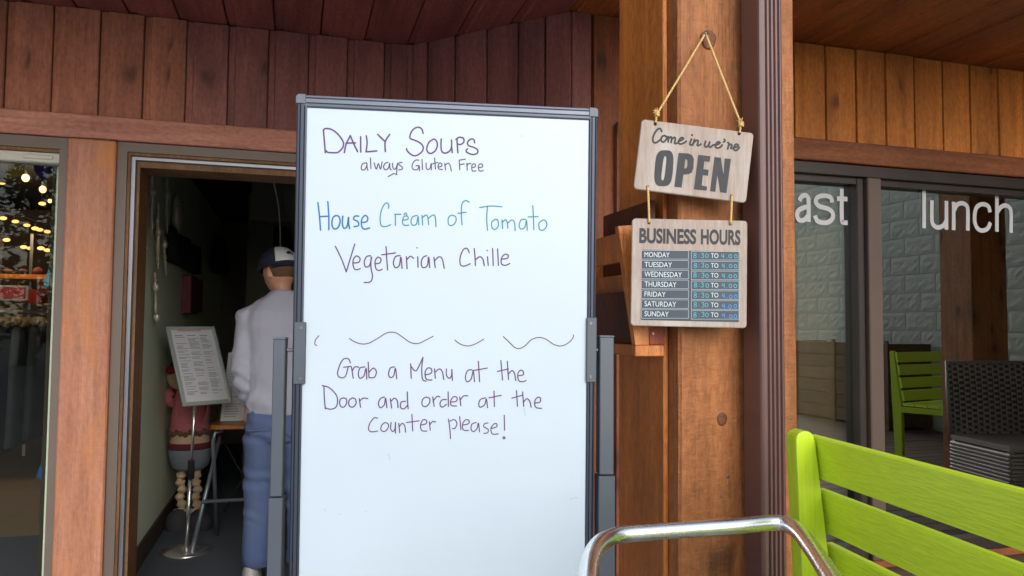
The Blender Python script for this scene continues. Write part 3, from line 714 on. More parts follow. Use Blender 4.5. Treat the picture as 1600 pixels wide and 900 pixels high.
FH = frame_from((988, 341), (1168, 345))
ch_ = conv_for(FH, 0, 0, 1); uw = ch_(1168, 345)[0]; vh = ch_(990, 509)[1]
hsn = thing('hours_sign', FH[0]+FH[1]*uw/2, 'square BUSINESS HOURS sign with dark weekday table hung beneath the OPEN sign', 'sign')
sign_board(FH, 0, vh, uw, 0, .008, None, 'board', W_SIGN, hsn)
c2 = conv_for(FH, 960, 320, 4.2875)
def fitc(x0, y0, x1, y1): a = c2(x0, y1); b = c2(x1, y0); return (a[0], a[1], b[0], b[1])
text_fit('BUSINESS', FH, fitc(166, 163, 549, 258), .0004, 'lettering', M_LETTER, hsn, .038)
text_fit('HOURS', FH, fitc(579, 168, 845, 266), .0004, 'lettering', M_LETTER, hsn, .038)
sign_board((FH[0]+FH[3]*.0006, FH[1], FH[2], FH[3]), *[c2(175, 772)[0], c2(175, 772)[1], c2(838, 312)[0], c2(175, 300)[1]], .0005, None, 'table_panel', M_PANEL, hsn, .003)
DIG = {'8': [[(.5,.52),(.15,.72),(.3,.98),(.7,.98),(.85,.74),(.5,.52),(.12,.3),(.25,.02),(.75,.02),(.88,.3),(.5,.52)]],
 '3': [[(.15,.9),(.5,1),(.85,.8),(.45,.55),(.85,.35),(.6,.02),(.12,.08)]],
 '0': [[(.5,.85),(.15,.65),(.12,.25),(.4,0),(.8,.1),(.88,.55),(.5,.85)]],
 '4': [[(.3,1),(.15,.45),(.8,.5)],[(.75,1),(.72,0)]]}
days = ['MONDAY', 'TUESDAY', 'WEDNESDAY', 'THURSDAY', 'FRIDAY', 'SATURDAY', 'SUNDAY']
dw = [168, 184, 250, 214, 142, 212, 162]
rnd = random.Random(3)
def outline(x0, y0, x1, y1):
    a = [c2(x0, y0), c2(x1, y0), c2(x1, y1), c2(x0, y1)]; mb = MB(); wd = .00055
    for i in range(4):
        p, q = Vector(a[i]), Vector(a[(i+1) % 4]); d_ = (q-p).normalized()*wd/2
        ribbon(mb, [p-d_, q+d_], wd, FH, .0013+(i % 2)*.0001)
    return mb
for i, dname in enumerate(days):
    y0 = 307+i*66
    outline(180, y0, 495, y0+57).build('cell_border', M_WHITEP, hsn)
    outline(515, y0+6, 833, y0+63).build('cell_border', M_WHITEP, hsn)
    text_fit(dname, FH, fitc(201, y0+13, 201+dw[i], y0+43), .0014, 'day_name', M_WHITEP, hsn, .0)
    text_fit('TO', FH, fitc(645, y0+19, 695, y0+49), .0014, 'day_name', M_WHITEP, hsn, .0)
    mb = MB(); mb2 = MB()
    for ch, x in (('8', 528), ('3', 578), ('0', 606)):
        x += rnd.uniform(-3, 3); yy = y0+18+rnd.uniform(-2, 2)
        strokes(mb, [[(x+a*24, yy+30-b*30) for a, b in s] for s in DIG[ch]], .0011, FH, c2, .0014, 3)
    strokes(mb, [[(565, y0+28), (566, y0+29)], [(565, y0+42), (566, y0+43)]], .0012, FH, c2, .0014, 3)
    for ch, x in (('4', 716), ('0', 764), ('0', 797)):
        x += rnd.uniform(-3, 3); yy = y0+22+rnd.uniform(-2, 2)+(4 if i > 3 else 0)
        strokes(mb2, [[(x+a*24, yy+28-b*28) for a, b in s] for s in DIG[ch]], .0011, FH, c2, .0014, 3)
    strokes(mb2, [[(752, y0+49), (753, y0+50)]], .0012, FH, c2, .0014, 3)
    mb.build('opening_time', M_CYANP, hsn); mb2.build('closing_time', M_CYANB if i > 3 else M_CYANP, hsn)
for (px, py, qx, qy) in ((1012, 292, 1014, 347), (1143, 306, 1141, 349)):
    eyelet(FH, qx, qy+1, hsn)
    a = SP(px, py)-fh*.0025; b = SP(qx, qy)-fh*.003
    rope(MB(), [a+Vector((0, .003, .0)), a, a.lerp(b, .5)-fh*.001, b, b+Vector((0, .003, -.001))], .0022).build('rope', M_ROPE, hsn, True)

# ------------------------------------------------------------ whiteboard on its stand
by = yaw-R(7.6)
bex = Vector((math.cos(by), -math.sin(by), 0)); tilt = R(1.5)
bey = (Vector((0, 0, 1))*math.cos(tilt)+Vector((-math.sin(by), -math.cos(by), 0))*math.sin(tilt)).normalized()
bn = bex.cross(bey)
if bn.dot(CAM-Vector((0, 2, 1))) < 0: bn = -bn
BO = P(700, 545, d=1.5)
FBd = (BO, bex, bey, bn)
def BP(px, py): return PP(px, py, BO, bn)
def bc(px, py): q = BP(px, py)-BO; return Vector((q.dot(bex), q.dot(bey)))
uL, uR, vT = bc(476, 400).x, bc(918, 400).x, bc(700, 178).y
oL, oR, oT = bc(460, 400).x, bc(930.5, 400).x, bc(700, 160).y
vB = -.49; oB = vB-.014
wb = thing('whiteboard', (BO.x, BO.y, DECK), 'large grey framed whiteboard with handwritten soup menu blocking the doorway', 'whiteboard')
def bpt(u, v, h=0): return BO+bex*u+bey*v+bn*h
def bbox(u0, v0, u1, v1, h0, h1, ch=.0):
    mb = MB().box((u0, v0, h0), (u1, v1, h1), ch); mb.v = [bpt(*p) for p in mb.v]; return mb
bbox(uL-.004, vB-.004, uR+.004, vT+.004, -.012, 0).build('panel', M_BOARD, wb)
def rail(u0, v0, u1, v1, horiz, mat):
    w_ = (v1-v0) if horiz else (u1-u0); prof = [(0, -.012), (0, .0015), (.12, .0038), (.3, .0042), (.36, .0022), (.42, .0042), (.72, .0042), (.78, .0022), (.84, .0042), (1, .003), (1, -.012)]
    inner_first = prof if True else prof
    mb = MB()
    if horiz: pts = [bpt(u0, v0+(a*w_ if u1 > u0 else 0), h) for a, h in prof]; mb.prism(pts, bex*(u1-u0))
    else: pts = [bpt(u0+a*w_, v0, h) for a, h in prof]; mb.prism(pts, bey*(v1-v0))
    return mb.build('frame_rail', mat, wb)
c_ = .0145
rail(oL, oB+c_, uL, oT-c_, False, M_GREYD); rail(uR, oB+c_, oR, oT-c_, False, M_GREYD)
rail(oL+c_, vT, oR-c_, oT, True, M_GREYF); rail(oL+c_, oB, oR-c_, vB, True, M_GREYF)
def cap(u0, v0, u1, v1, qu, qv):
    r = .0075; pts = [(u0, v0), (u1, v0), (u1, v1), (u0, v1)]
    out = []
    for i, (a, b) in enumerate(pts):
        if (a < (u0+u1)/2) == (qu < 0) and (b < (v0+v1)/2) == (qv < 0):
            cu_, cv_ = (a+r if qu < 0 else a-r), (b+r if qv < 0 else b-r)
            ang0 = {(-1, -1): 180, (1, -1): 270, (1, 1): 0, (-1, 1): 90}[(qu, qv)]
            for k_ in range(7): out.append((cu_+math.cos(R(ang0+15*k_))*r, cv_+math.sin(R(ang0+15*k_))*r))
        else: out.append((a, b))
    MB().loft([[bpt(a, b, -.013) for a, b in out], [bpt(a, b, .005) for a, b in out], [bpt((a-(u0+u1)/2)*.9+(u0+u1)/2, (b-(v0+v1)/2)*.9+(v0+v1)/2, .0062) for a, b in out]]).build('corner_cap', M_PLASG, wb)
cap(oL-.002, oT-c_-.0026, oL+c_+.0026, oT+.002, -1, 1); cap(oR-c_-.0026, oT-c_-.0026, oR+.002, oT+.002, 1, 1)
cap(oL-.002, oB-.002, oL+c_+.0026, oB+c_+.0026, -1, -1); cap(oR-c_-.0026, oB-.002, oR+.002, oB+c_+.0026, 1, -1)
# clamps, pins, uprights
for sgn, (xa, xb_2, ya, yb) in ((-1, (458.5, 479, 503, 600)), (1, (915, 931.5, 496, 597))):
    a, b = bc(xa, yb), bc(xb_2, ya)
    cl_ = bbox(a.x, a.y, b.x, b.y, -.016, .0075, .0014).build('clamp_plate', M_GREYP, wb)
    for f_ in (.09, .91):
        u = (a.x+b.x)/2+sgn*-.0025; v = a.y+(b.y-a.y)*f_
        MB().cyl(bpt(u, v, .007), bpt(u, v, .009), .0031, 12).build('screw', M_STEEL, cl_)
    ux0, ux1 = ((426, 448) if sgn < 0 else (934.5, 960))
    pu0, pu1 = bc(ux0, 545).x, bc(ux1, 545).x; pv = bc(940 if sgn > 0 else 450, 547).y
    edge = a.x if sgn < 0 else b.x
    MB().cyl(bpt(edge, pv, -.004), bpt((pu1 if sgn < 0 else pu0), pv, -.004), .0034, 12).build('pivot_pin', M_STEEL, wb)
    # upright is vertical, in two telescoping sections
    e = bex; f2 = Vector((bex.y, -bex.x, 0)); f2 = -f2 if f2.dot(CAM-BO) < 0 else f2
    base = bpt((pu0+pu1)/2, pv, -.01); hw = (pu1-pu0)/2*.9
    zt = P((ux0+ux1)/2, 529 if sgn < 0 else 527, d=1.5).z
    zj = P((ux0+ux1)/2, 765 if sgn < 0 else 746, d=1.5).z
    def ubox(z0, z1, hw_, d0, d1, nm, mat, par):
        mb = MB().box((-hw_, d0, z0), (hw_, d1, z1), .0016)
        mb.v = [Vector((base.x, base.y, 0))+e*p.x-f2*p.y+Vector((0, 0, p.z)) for p in mb.v]; return mb.build(nm, mat, par)
    ubox(zj, zt, hw*.96, -.016, .016, 'upright', M_GREYP, wb)
    ubox(zt-.001, zt+.003, hw*1.02, -.0175, .0175, 'end_cap', M_PLASG, wb)
    lo = ubox(DECK+.09, zj-.002, hw*1.12, -.0185, .0185, 'lower_upright', M_GREYP, wb)
    ft = ubox(DECK+.055, DECK+.089, hw, -.26, .26, 'foot_bar', M_GREYP, wb)
    for yy in (-.27, .27):
        c3 = Vector((base.x, base.y, DECK+.027))-f2*yy
        MB().cyl(c3-e*.008, c3+e*.008, .026, 14).build('caster', plain('black rubber', col(30, 30, 32), .7), ft)
ends = [bpt(bc(437, 600).x, 0), bpt(bc(947, 600).x, 0)]
MB().tube([(ends[0].x, ends[0].y, DECK+.15), (ends[1].x, ends[1].y, DECK+.15)], .014, 8).build('cross_bar', M_GREYP, wb)
A_ = (490, 190, 5.714); B_ = (485, 300, 4.1026); C_ = (485, 510, 3.7647)
def write(name, lst, mat, org, wd=.0035):
    ox, oy, s = org; gap = {5.714: 60, 4.1026: 45, 3.7647: 50}[s]
    lines = []; base_y = lambda q: sum(p[1] for p in q)/len(q)
    row = sorted(lst, key=lambda q: min(p[0] for p in q))
    if org is A_ and min(base_y(q) for q in row) < 300 < max(base_y(q) for q in row): pass
    wds = [[row[0]]]; mx_ = max(p[0] for p in row[0])
    for q in row[1:]:
        if min(p[0] for p in q)-mx_ > gap: wds.append([])
        wds[-1].append(q); mx_ = max(mx_, max(p[0] for p in q))
    for wd_ in wds: strokes(MB(), wd_, wd*.74, FBd, lambda x, y: tuple(bc(ox+x/s, oy+y/s)), .0005, 5).build(name, mat, wb)
def S(t): return [[tuple(float(k) for k in p.split(',')) for p in s.split()] for s in t.split('|')]
write('handwritten_word', S('88,75 95,160 105,278|88,75 110,62 160,70 210,105 250,155 268,195 258,235 225,270 200,278 130,275 115,262|275,278 290,205 328,125|328,125 360,200 393,268|290,193 375,190|420,135 421,272|470,127 478,190 468,270|468,270 565,262|573,115 640,180|680,115 640,180 641,268|978,105 965,65 930,50 890,70 865,110 862,150 900,165 950,190 978,225 970,265 935,295 900,305 865,290 835,260 830,242|1075,155 1035,180 1013,225 1015,265 1045,285 1085,262 1105,215 1098,175 1075,155|1140,155 1137,210 1145,265 1175,282 1215,262 1232,220 1232,165|1232,220 1238,278|1280,160 1288,278|1270,160 1300,140 1338,150 1340,185 1310,205 1288,200|1438,190 1430,160 1400,158 1375,185 1385,215 1430,230 1465,255 1458,285 1415,293 1370,275 1362,258 1375,243'), M_PURPLE, A_, .0042)
write('handwritten_word', S('470,370 440,375 425,410 435,432 460,425 478,385|475,368 478,410 485,436|508,325 512,420|540,368 560,425 578,375 598,425 612,360|665,365 640,372 625,405 640,430 668,415 680,370 680,410 692,432|705,372 708,410 730,425 750,372|750,372 742,440 742,475|742,472 715,465 690,478 665,490|790,365 765,368 762,385 790,405 790,425 760,432|940,345 910,345 885,375 880,410 900,430 930,425 940,395|915,395 943,395 945,440|968,338 972,430|1005,370 1005,410 1018,428 1040,415 1050,372 1052,432|1080,325 1088,425|1062,378 1110,365|1112,405 1140,400 1145,378 1125,370 1112,395 1118,422 1150,428|1170,372 1178,432|1175,390 1200,372 1218,390 1230,442|1300,345 1305,430|1298,345 1355,335|1305,385 1345,378|1368,372 1372,435|1370,395 1385,375 1405,378|1415,410 1440,405 1445,385 1425,378 1412,400 1418,440 1450,440|1470,412 1505,405 1508,385 1485,378 1472,400 1480,440 1515,438'), M_DKINK, A_, .0030)
write('handwritten_word', S('48,68 58,150 65,245|112,62 118,150 118,242|58,158 120,155|165,150 145,165 138,205 150,235 175,230 190,195 185,160 165,150|208,155 205,200 215,232 235,220 245,160 245,200 252,235|310,155 285,155 278,175 305,190 308,215 280,222|330,195 360,190 368,165 350,150 330,175 328,215 345,238 380,230'), M_BLUEINK, B_, .0040)
write('handwritten_word', S('500,105 503,85 490,70 470,85 452,130 447,180 455,215 480,222 515,210|545,145 545,215|540,143 580,143|595,180 625,175 622,155 600,158 590,190 600,212 630,212|600,145 610,135 618,145|685,150 655,160 645,190 655,212 680,205 690,155 695,210|715,150 720,212|718,165 740,148 752,160 758,210|755,170 785,148 800,160 805,222|905,148 885,165 885,205 905,215 930,195 932,160 905,148|1018,65 995,55 972,75 968,140 972,210|945,137 998,130|1085,100 1155,90 1228,95|1135,95 1130,170 1135,245|1185,175 1162,195 1165,230 1185,240 1205,215 1200,180 1185,175|1228,180 1232,235|1230,195 1250,178 1262,195 1265,232|1265,200 1290,180 1308,195 1312,248|1380,175 1350,180 1338,215 1350,238 1375,225 1385,180 1390,245|1425,88 1430,170 1432,242|1395,160 1460,158|1490,180 1465,200 1470,240 1495,243 1515,215 1508,185 1490,180'), M_TEALINK, B_, .0032)
write('handwritten_word', S('160,348 200,430 230,512|230,512 258,420 285,333|275,455 310,450 318,425 295,410 275,435 275,475 290,498 320,492|385,408 360,415 345,450 355,480 380,470 392,420|390,415 388,480 398,540 385,575 345,580|415,460 445,455 452,430 432,418 415,445 420,490 440,503 460,495|485,350 490,430 495,500|457,403 545,390|575,408 545,415 532,455 545,485 570,470 580,415 588,490|615,415 620,492|618,435 640,412 662,425|688,415 690,482|683,357 685,359|745,408 722,420 710,455 722,485 750,470 758,415 765,485|792,418 800,485|797,440 825,415 845,430 858,490|1018,390 1005,362 980,370 960,420 962,465 985,475 1025,460|1050,362 1055,415 1058,472|1057,435 1085,415 1105,430 1115,472|1135,415 1140,470|1132,374 1134,376|1168,362 1172,472|1200,365 1205,470|1225,430 1262,425 1268,405 1245,400 1225,425 1225,460 1250,470 1278,458'), M_PURPLE, B_, .0034)
write('drawn_wave', S('50,55 30,80 27,105 38,112|230,70 255,88 300,103 345,98 400,68 450,38 500,37 545,65 590,95 635,100 680,80 722,58|850,80 880,103 925,115 970,103 1020,75|1135,60 1165,88 1200,122 1230,130 1265,112 1300,78 1345,65 1385,75 1430,105 1475,115 1520,95 1545,65 1547,50'), M_DKINK, C_, .0026)
write('handwritten_word', S('235,215 225,192 195,192 170,235 160,280 175,300 205,295 222,240|195,240 240,235|242,240 252,305|248,260 262,238 285,240|320,238 292,245 282,280 292,305 315,290 328,245 332,310|340,210 345,300|345,270 370,245 388,265 378,298 348,302|495,238 470,245 460,280 470,300 490,290 500,245 508,308|590,220 593,305|592,235 620,262 645,220 662,182|662,182 655,250 660,310 680,322|675,285 710,275 712,250 690,245 675,270 682,310 715,315|730,250 735,305|733,270 758,250 775,265 785,312|800,250 800,285 815,305 830,290 832,250 835,318|950,255 925,260 912,295 920,325 945,310 958,262 965,325|988,205 995,325|955,260 1040,245|1120,200 1130,315|1100,265 1165,250|1158,205 1165,312|1165,280 1185,260 1200,275 1208,318|1220,290 1250,285 1252,265 1235,258 1220,280 1225,318 1250,325 1268,318'), M_PURPLE, C_, .0032)
write('handwritten_word', S('80,355 82,420 88,485|70,348 110,360 150,400 160,440 150,475 120,487 90,480|195,420 175,430 175,465 195,475 212,455 212,428 195,420|248,420 228,435 228,465 248,475 268,455 265,428 248,420|288,425 295,475|290,440 310,422 338,425|435,415 412,425 400,455 412,478 435,460 442,420 450,478|470,425 478,480|475,440 495,422 512,440 515,478|560,440 535,445 530,475 550,485 570,465|570,385 572,440 575,485|680,415 660,430 657,460 675,472 698,455 702,425 680,415|720,415 728,470|722,440 745,412 762,415|800,430 775,432 762,455 775,475 800,458|810,385 812,470|825,445 858,440 862,418 840,415 825,440 830,465 860,468|878,415 885,465|880,435 900,410 925,408|1030,420 1000,430 990,460 1000,475 1025,460 1035,425 1042,478|1080,380 1082,472|1050,420 1122,405|1212,378 1218,470|1185,422 1245,405|1248,385 1255,470|1255,445 1272,425 1290,440 1298,475|1320,450 1350,445 1352,420 1335,418 1320,440 1325,475 1360,482'), M_PURPLE, C_, .0032)
write('handwritten_word', S('395,540 375,538 350,570 342,605 360,620 395,615|440,565 420,580 415,608 435,618 455,600 458,575 440,565|475,565 472,600 485,618 498,600 500,562 500,628|520,570 525,625|523,590 540,570 555,585 560,622|597,517 602,615|565,565 640,555|650,580 680,572 682,552 662,550 648,580 655,612 685,615|700,560 705,610|702,580 718,560 737,562|812,545 820,600 824,660|815,560 845,548 862,570 850,600 835,600|878,530 885,608|895,580 930,572 932,552 912,550 895,575 900,608 930,612|975,565 950,575 945,605 960,618 980,600 988,568 995,620|1045,568 1025,572 1020,590 1045,605 1042,625 1020,628|1065,600 1095,590 1095,572 1078,575 1062,600 1070,632 1105,632|1140,522 1142,610|1138,648 1145,655 1138,662 1132,655 1138,648'), M_PURPLE, C_, .0030)

M_GHOST = plain('faint wiped ink', col(150, 160, 176), .5)
for st_ in ('968,632 980,626 997,624', '156,681 160,684', '104,664 109,671', '249,671 253,673', '806,310 812,335', '330,470 336,490'):
    strokes(MB(), S(st_), .0011, FBd, lambda x, y: tuple(bc(460+x/2.25, 500+y/2.25)), .0004, 4).build('ink_mark', M_GHOST, wb)
strokes(MB(), S('1151,250 1156,260'), .0016, FBd, lambda x, y: tuple(bc(440+x/3.077, 130+y/3.077)), .0004, 4).build('ink_mark', M_GHOST, wb)
# ------------------------------------------------------------ lime green bench
bd = Vector((-.112, -.994, 0)).normalized(); bs = Vector((.994, -.112, 0)).normalized()
BR = Vector((.922, 1.195, DECK))
bench = thing('bench', BR, 'lime green slatted bench in the foreground right of the post', 'bench')
def bl(l, s, z): return BR+bd*l+bs*s+Vector((0, 0, z-DECK))
def bprism(poly, l0, l1, nm, mat):               # poly in (s,z), extruded along the bench
    return MB().prism([bl(l0, s, z) for s, z in poly], bd*(l1-l0)).build(nm, mat, bench)
BLN = 1.3
for l0 in (-.012, BLN-.03):
    tp = []
    for k_ in range(9):
        a = R(180-180*k_/8); tp.append((-.016+math.cos(a)*.0185, 1.192+math.sin(a)*.016))
    poly = tp+[(.004, 1.19), (.034, .927), (.058, .80), (.062, DECK), (-.0, DECK), (-.02, .80), (-.024, .927), (-.034, 1.17)]
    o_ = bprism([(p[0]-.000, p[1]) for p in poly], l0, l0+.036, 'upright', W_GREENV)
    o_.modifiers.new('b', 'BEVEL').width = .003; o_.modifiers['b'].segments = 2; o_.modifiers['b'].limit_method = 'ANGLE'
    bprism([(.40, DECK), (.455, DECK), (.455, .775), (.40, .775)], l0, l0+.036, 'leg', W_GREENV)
    bprism([(.062, .725), (.40, .735), (.40, .776), (.056, .77)], l0, l0+.034, 'seat_rail', W_GREENV)
for i in range(4):
    zt1 = 1.197-i*.1005; zb1 = zt1-.079; sh = lambda z: .006+(1.197-z)*.158
    r_ = .003; s0, s1 = sh(zb1), sh(zt1)
    poly = [(s0, zb1), (s1, zt1-r_), (s1+r_, zt1), (s1+.019-r_, zt1), (s1+.019, zt1-r_), (s0+.019, zb1)]
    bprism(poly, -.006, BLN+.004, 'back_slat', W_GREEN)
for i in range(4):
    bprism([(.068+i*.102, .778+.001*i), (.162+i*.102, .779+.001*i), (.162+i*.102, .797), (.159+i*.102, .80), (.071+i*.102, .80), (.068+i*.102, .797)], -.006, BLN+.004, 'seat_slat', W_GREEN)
q = bl(-.013, -.012, 1.178)
for l0, rz, lab in ((Vector((4.62, .62, DECK)), R(90), 'lime green bench reflected in the right pane of the cafe window'),):
    b2 = copy_tree(bench); b2.location = l0; b2.rotation_euler.z = rz-R(6.4); b2['label'] = lab; b2['group'] = 'lime green benches'
bench['group'] = 'lime green benches'

# ------------------------------------------------------------ aluminium armchair tube in front
ZC = 1.056
def CP(px, py): return P(px, py, Z=ZC)
loop = [CP(917, 912), CP(921, 880), CP(930, 858), CP(945, 844), CP(968, 836), CP(1010, 832), CP(1080, 827), CP(1150, 822), CP(1205, 817), CP(1228, 819), CP(1247, 830), CP(1268, 856), CP(1290, 889), CP(1308, 918)]
dl = (loop[0]-loop[1]).normalized(); dr = (loop[-1]-loop[-2]).normalized()
la = [loop[0]+dl*.12]; la2 = [loop[-1]+dr*.15]
path = [Vector((la[0].x, la[0].y-.05, DECK)), la[0]+Vector((0, -.03, -.25)), la[0]+Vector((0, -.015, -.04)), la[0]+Vector((0, 0, -.005))]+loop+[la2[0]+Vector((0, 0, -.005)), la2[0]+Vector((0, -.015, -.04)), la2[0]+Vector((0, -.03, -.25)), Vector((la2[0].x, la2[0].y-.05, DECK))]
ac = thing('metal_chair', (loop[6].x, loop[6].y-.15, DECK), 'polished tubular metal chair back in front of the post', 'chair')
MB().tube(crom(path, 7), .0138, 20).build('frame_tube', M_CHROME, ac, True)
bk = [loop[4], loop[8]]
zs = DECK+.43
MB().prism([Vector((bk[0].x, bk[0].y+.01, zs)), Vector((bk[1].x, bk[1].y+.01, zs)), Vector((la2[0].x-.02, la2[0].y, zs)), Vector((la[0].x+.02, la[0].y, zs))], (0, 0, .014)).build('seat', M_STEEL, ac)

# ------------------------------------------------------------ wicker chair reflected in the window
wc = thing('wicker_chair', (4.1, 1.95, DECK), 'black woven wicker chair standing close to the cafe window', 'chair')
M_BLK0 = plain('dark wicker lining', col(62, 56, 54), .8)
c0_ = Vector((3.98, 1.75, 0)); ex3 = Vector((.97, .2, 0)).normalized(); nz3 = Vector((-ex3.y, ex3.x, 0))   # nz3 points to the glass
def wpt(u, f_, z): return c0_+ex3*u+nz3*f_+Vector((0, 0, z))
zt3, zs3 = DECK+.82, DECK+.37
mb = MB(); nc, nrw = 16, 26
def curve_f(v): return -.03*math.sin(v*math.pi/2)   # leaning back with height
for j in range(nrw):
    v = j/nrw; z = zs3+(zt3-zs3)*v
    pr = []
    for i in range(nc*2+1):
        u = .62*i/(nc*2); pr.append(wpt(u, curve_f(v)+.009*(1 if (i//2+j) % 2 else -1)*(1 if i % 2 else .3), z))
    h_ = (zt3-zs3)/nrw*.93
    n0 = len(mb.v); mb.add(pr+[p+Vector((0, 0, h_)) for p in pr], [(i, i+1, len(pr)+i+1, len(pr)+i) for i in range(len(pr)-1)])
mb.build('woven_back', M_WICK, wc, kind='stuff')
MB().prism([wpt(0, -.004, zs3), wpt(.62, -.004, zs3), wpt(.62, -.034, zt3), wpt(0, -.034, zt3)], nz3*-.004).build('back_lining', M_BLK0, wc)
mb = MB()
for i in range(nc+1): mb.tube([wpt(.62*i/nc, curve_f(v_)+0, zs3+(zt3-zs3)*v_) for v_ in (0, .33, .66, 1)], .0035, 5)
mb.build('stake', M_WICK, wc, kind='stuff')
MB().tube([wpt(0, 0, zs3), wpt(0, curve_f(.5), (zs3+zt3)/2), wpt(0, curve_f(1), zt3), wpt(.62, curve_f(1), zt3), wpt(.62, 0, zs3)], .012, 8).build('rim', M_WICK, wc, True)
MB().prism([wpt(0, 0, zs3-.03), wpt(.62, 0, zs3-.03), wpt(.62, .5, zs3-.03), wpt(0, .5, zs3-.03)], (0, 0, .03)).build('seat', M_WICK, wc)
mb = MB()
for sd_ in (0, 1, 2):
    for j in range(10):
        z = zs3-.03-.022*(j+1)
        a, b = ((wpt(0, 0, z), wpt(0, .5, z)), (wpt(0, .5, z), wpt(.62, .5, z)), (wpt(.62, .5, z), wpt(.62, 0, z)))[sd_]
        mb.tube([a.lerp(b, t/12)+nz3*(.003*(-1)**(t+j)) for t in range(13)], .012, 6)
mb.build('woven_apron', M_WICK, wc, kind='stuff')
MB().prism([wpt(0.006, 0.005, zs3-.255), wpt(.614, 0.005, zs3-.255), wpt(.614, .494, zs3-.255), wpt(0.006, .494, zs3-.255)], (0, 0, .22)).build('apron_lining', M_BLK0, wc)
for u, f_ in ((.02, .02), (.6, .02), (.02, .48), (.6, .48)): MB().cyl(wpt(u, f_, DECK), wpt(u, f_, zs3-.03), .018, 8).build('leg', M_WICK, wc, True)

# ------------------------------------------------------------ split-face block wall on the far right (seen in the glass)
bw = thing('block_wall', (6.3, -1.6, DECK), 'grey split face concrete block wall reflected in the cafe windows', 'wall')
MB().box((6.312, -3.4, .2), (6.5, 2.7, 4.2)).build('core', M_MORT, bw)
vars_ = []
for k_ in range(7):
    rn = random.Random(k_); vs = []; fs = []; ny, nzz = 9, 5
    for j in range(nzz+1):
        for i in range(ny+1):
            e_ = i in (0, ny) or j in (0, nzz); d_ = .0022 if e_ else -.003-.010*noise.noise(Vector((i*1.0+k_*9, j*1.2, k_*3)))-rn.uniform(0, .004)
            vs.append((d_, -.1965+.393*i/ny, .002+.193*j/nzz))
    for j in range(nzz):
        for i in range(ny): a = j*(ny+1)+i; fs.append((a, a+1, a+ny+2, a+ny+1))
    base_i = len(vs); bnd = [i for i in range(ny+1)]+[j*(ny+1)+ny for j in range(1, nzz+1)]+[nzz*(ny+1)+i for i in range(ny-1, -1, -1)]+[j*(ny+1) for j in range(nzz-1, 0, -1)]
    for b_ in bnd: v = vs[b_]; vs.append((.04, v[1], v[2]))
    for i in range(len(bnd)): j = (i+1) % len(bnd); fs.append((bnd[i], bnd[j], base_i+j, base_i+i))
    me = bpy.data.meshes.new('block'); me.from_pydata(vs, [], fs); me.materials.append(M_CMU); vars_.append(me)
rest = MB()
for r_ in range(19):
    for c in range(22):
        y = -5.8+c*.4+(.2 if r_ % 2 else 0); z = DECK+r_*.2
        if y > 2.5 or y < -3.25: continue
        me = vars_[(r_*5+c*3) % 7]
        if -3.6 < y < 1.1:
            ob = bpy.data.objects.new('block', me); sc.collection.objects.link(ob); ob.parent = bw; ob.location = Vector((6.3, y, z))-bw.location
        else: rest.add([Vector(v.co)+Vector((6.3, y, z)) for v in me.vertices], [tuple(p.vertices) for p in me.polygons])
rest.build('block', M_CMU, bw, kind='stuff')

pbx = thing('planter_box', (6.0, -1.45, DECK), 'brown wooden planter box against the block wall, faintly mirrored in the cafe window', 'planter')
W_BOX = wood('brown planter boards', col(118, 86, 54), col(84, 58, 36), axis='Y', rv=.15, knots=False)
for i in range(6):
    z = DECK+.02+i*.142
    MB().box((5.75, -2.25, z), (5.775, -.65, z+.137), .003).build('board', W_BOX, pbx)
    MB().box((5.775, -.675, z), (6.28, -.65, z+.137), .003).build('board', W_BOX, pbx); MB().box((5.775, -2.25, z), (6.28, -2.225, z+.137), .003).build('board', W_BOX, pbx)
for y in (-2.25, -1.47, -.70): MB().box((5.735, y-.0, DECK), (5.749, y+.05, DECK+.9), .002).build('batten', W_BOX, pbx)
MB().box((5.78, -2.22, DECK+.7), (6.27, -.68, DECK+.82)).build('soil', M_BASEB, pbx)
# ------------------------------------------------------------ things behind the cafe glass
YI = YR+.13
q = [P(1247, 360, Y=YI), P(1405, 348, Y=YI), P(1412, 700, Y=YI), P(1247, 640, Y=YI)]
pb = thing('plywood_board', (q[3].x+.3, YI, .3), 'tan plywood board leaning inside the cafe window near the mullion', 'board')
MB().prism([q[0], q[1], Vector((q[2].x, YI, .31)), Vector((q[3].x, YI, .31))], (0, .018, 0)).build('sheet', W_PLY, pb)
MB().prism([q[1]+Vector((0, -.002, 0)), q[1]+Vector((.006, -.002, 0)), Vector((q[2].x+.006, YI-.002, .31)), Vector((q[2].x, YI-.002, .31))], (0, .022, 0)).build('edge_strip', plain('pale edge', col(206, 186, 130), .6), pb)
bx = thing('cardboard_box', (P(1405, 700, Y=3.1).x, 3.1, .3), 'small tan box standing inside the right cafe pane', 'box')
a, b = P(1384, 664, Y=3.0), P(1426, 720, Y=3.0)
MB().box((a.x, 3.0, .32), (b.x, 3.16, a.z), .004).build('carton', plain('tan cardboard', col(180, 140, 86), .8, var=.08), bx)
MB().box((a.x-.004, 2.995, a.z), (b.x+.004, 3.165, a.z+.012), .003).build('lid', plain('tan cardboard lid', col(170, 130, 80), .8, var=.08), bx)

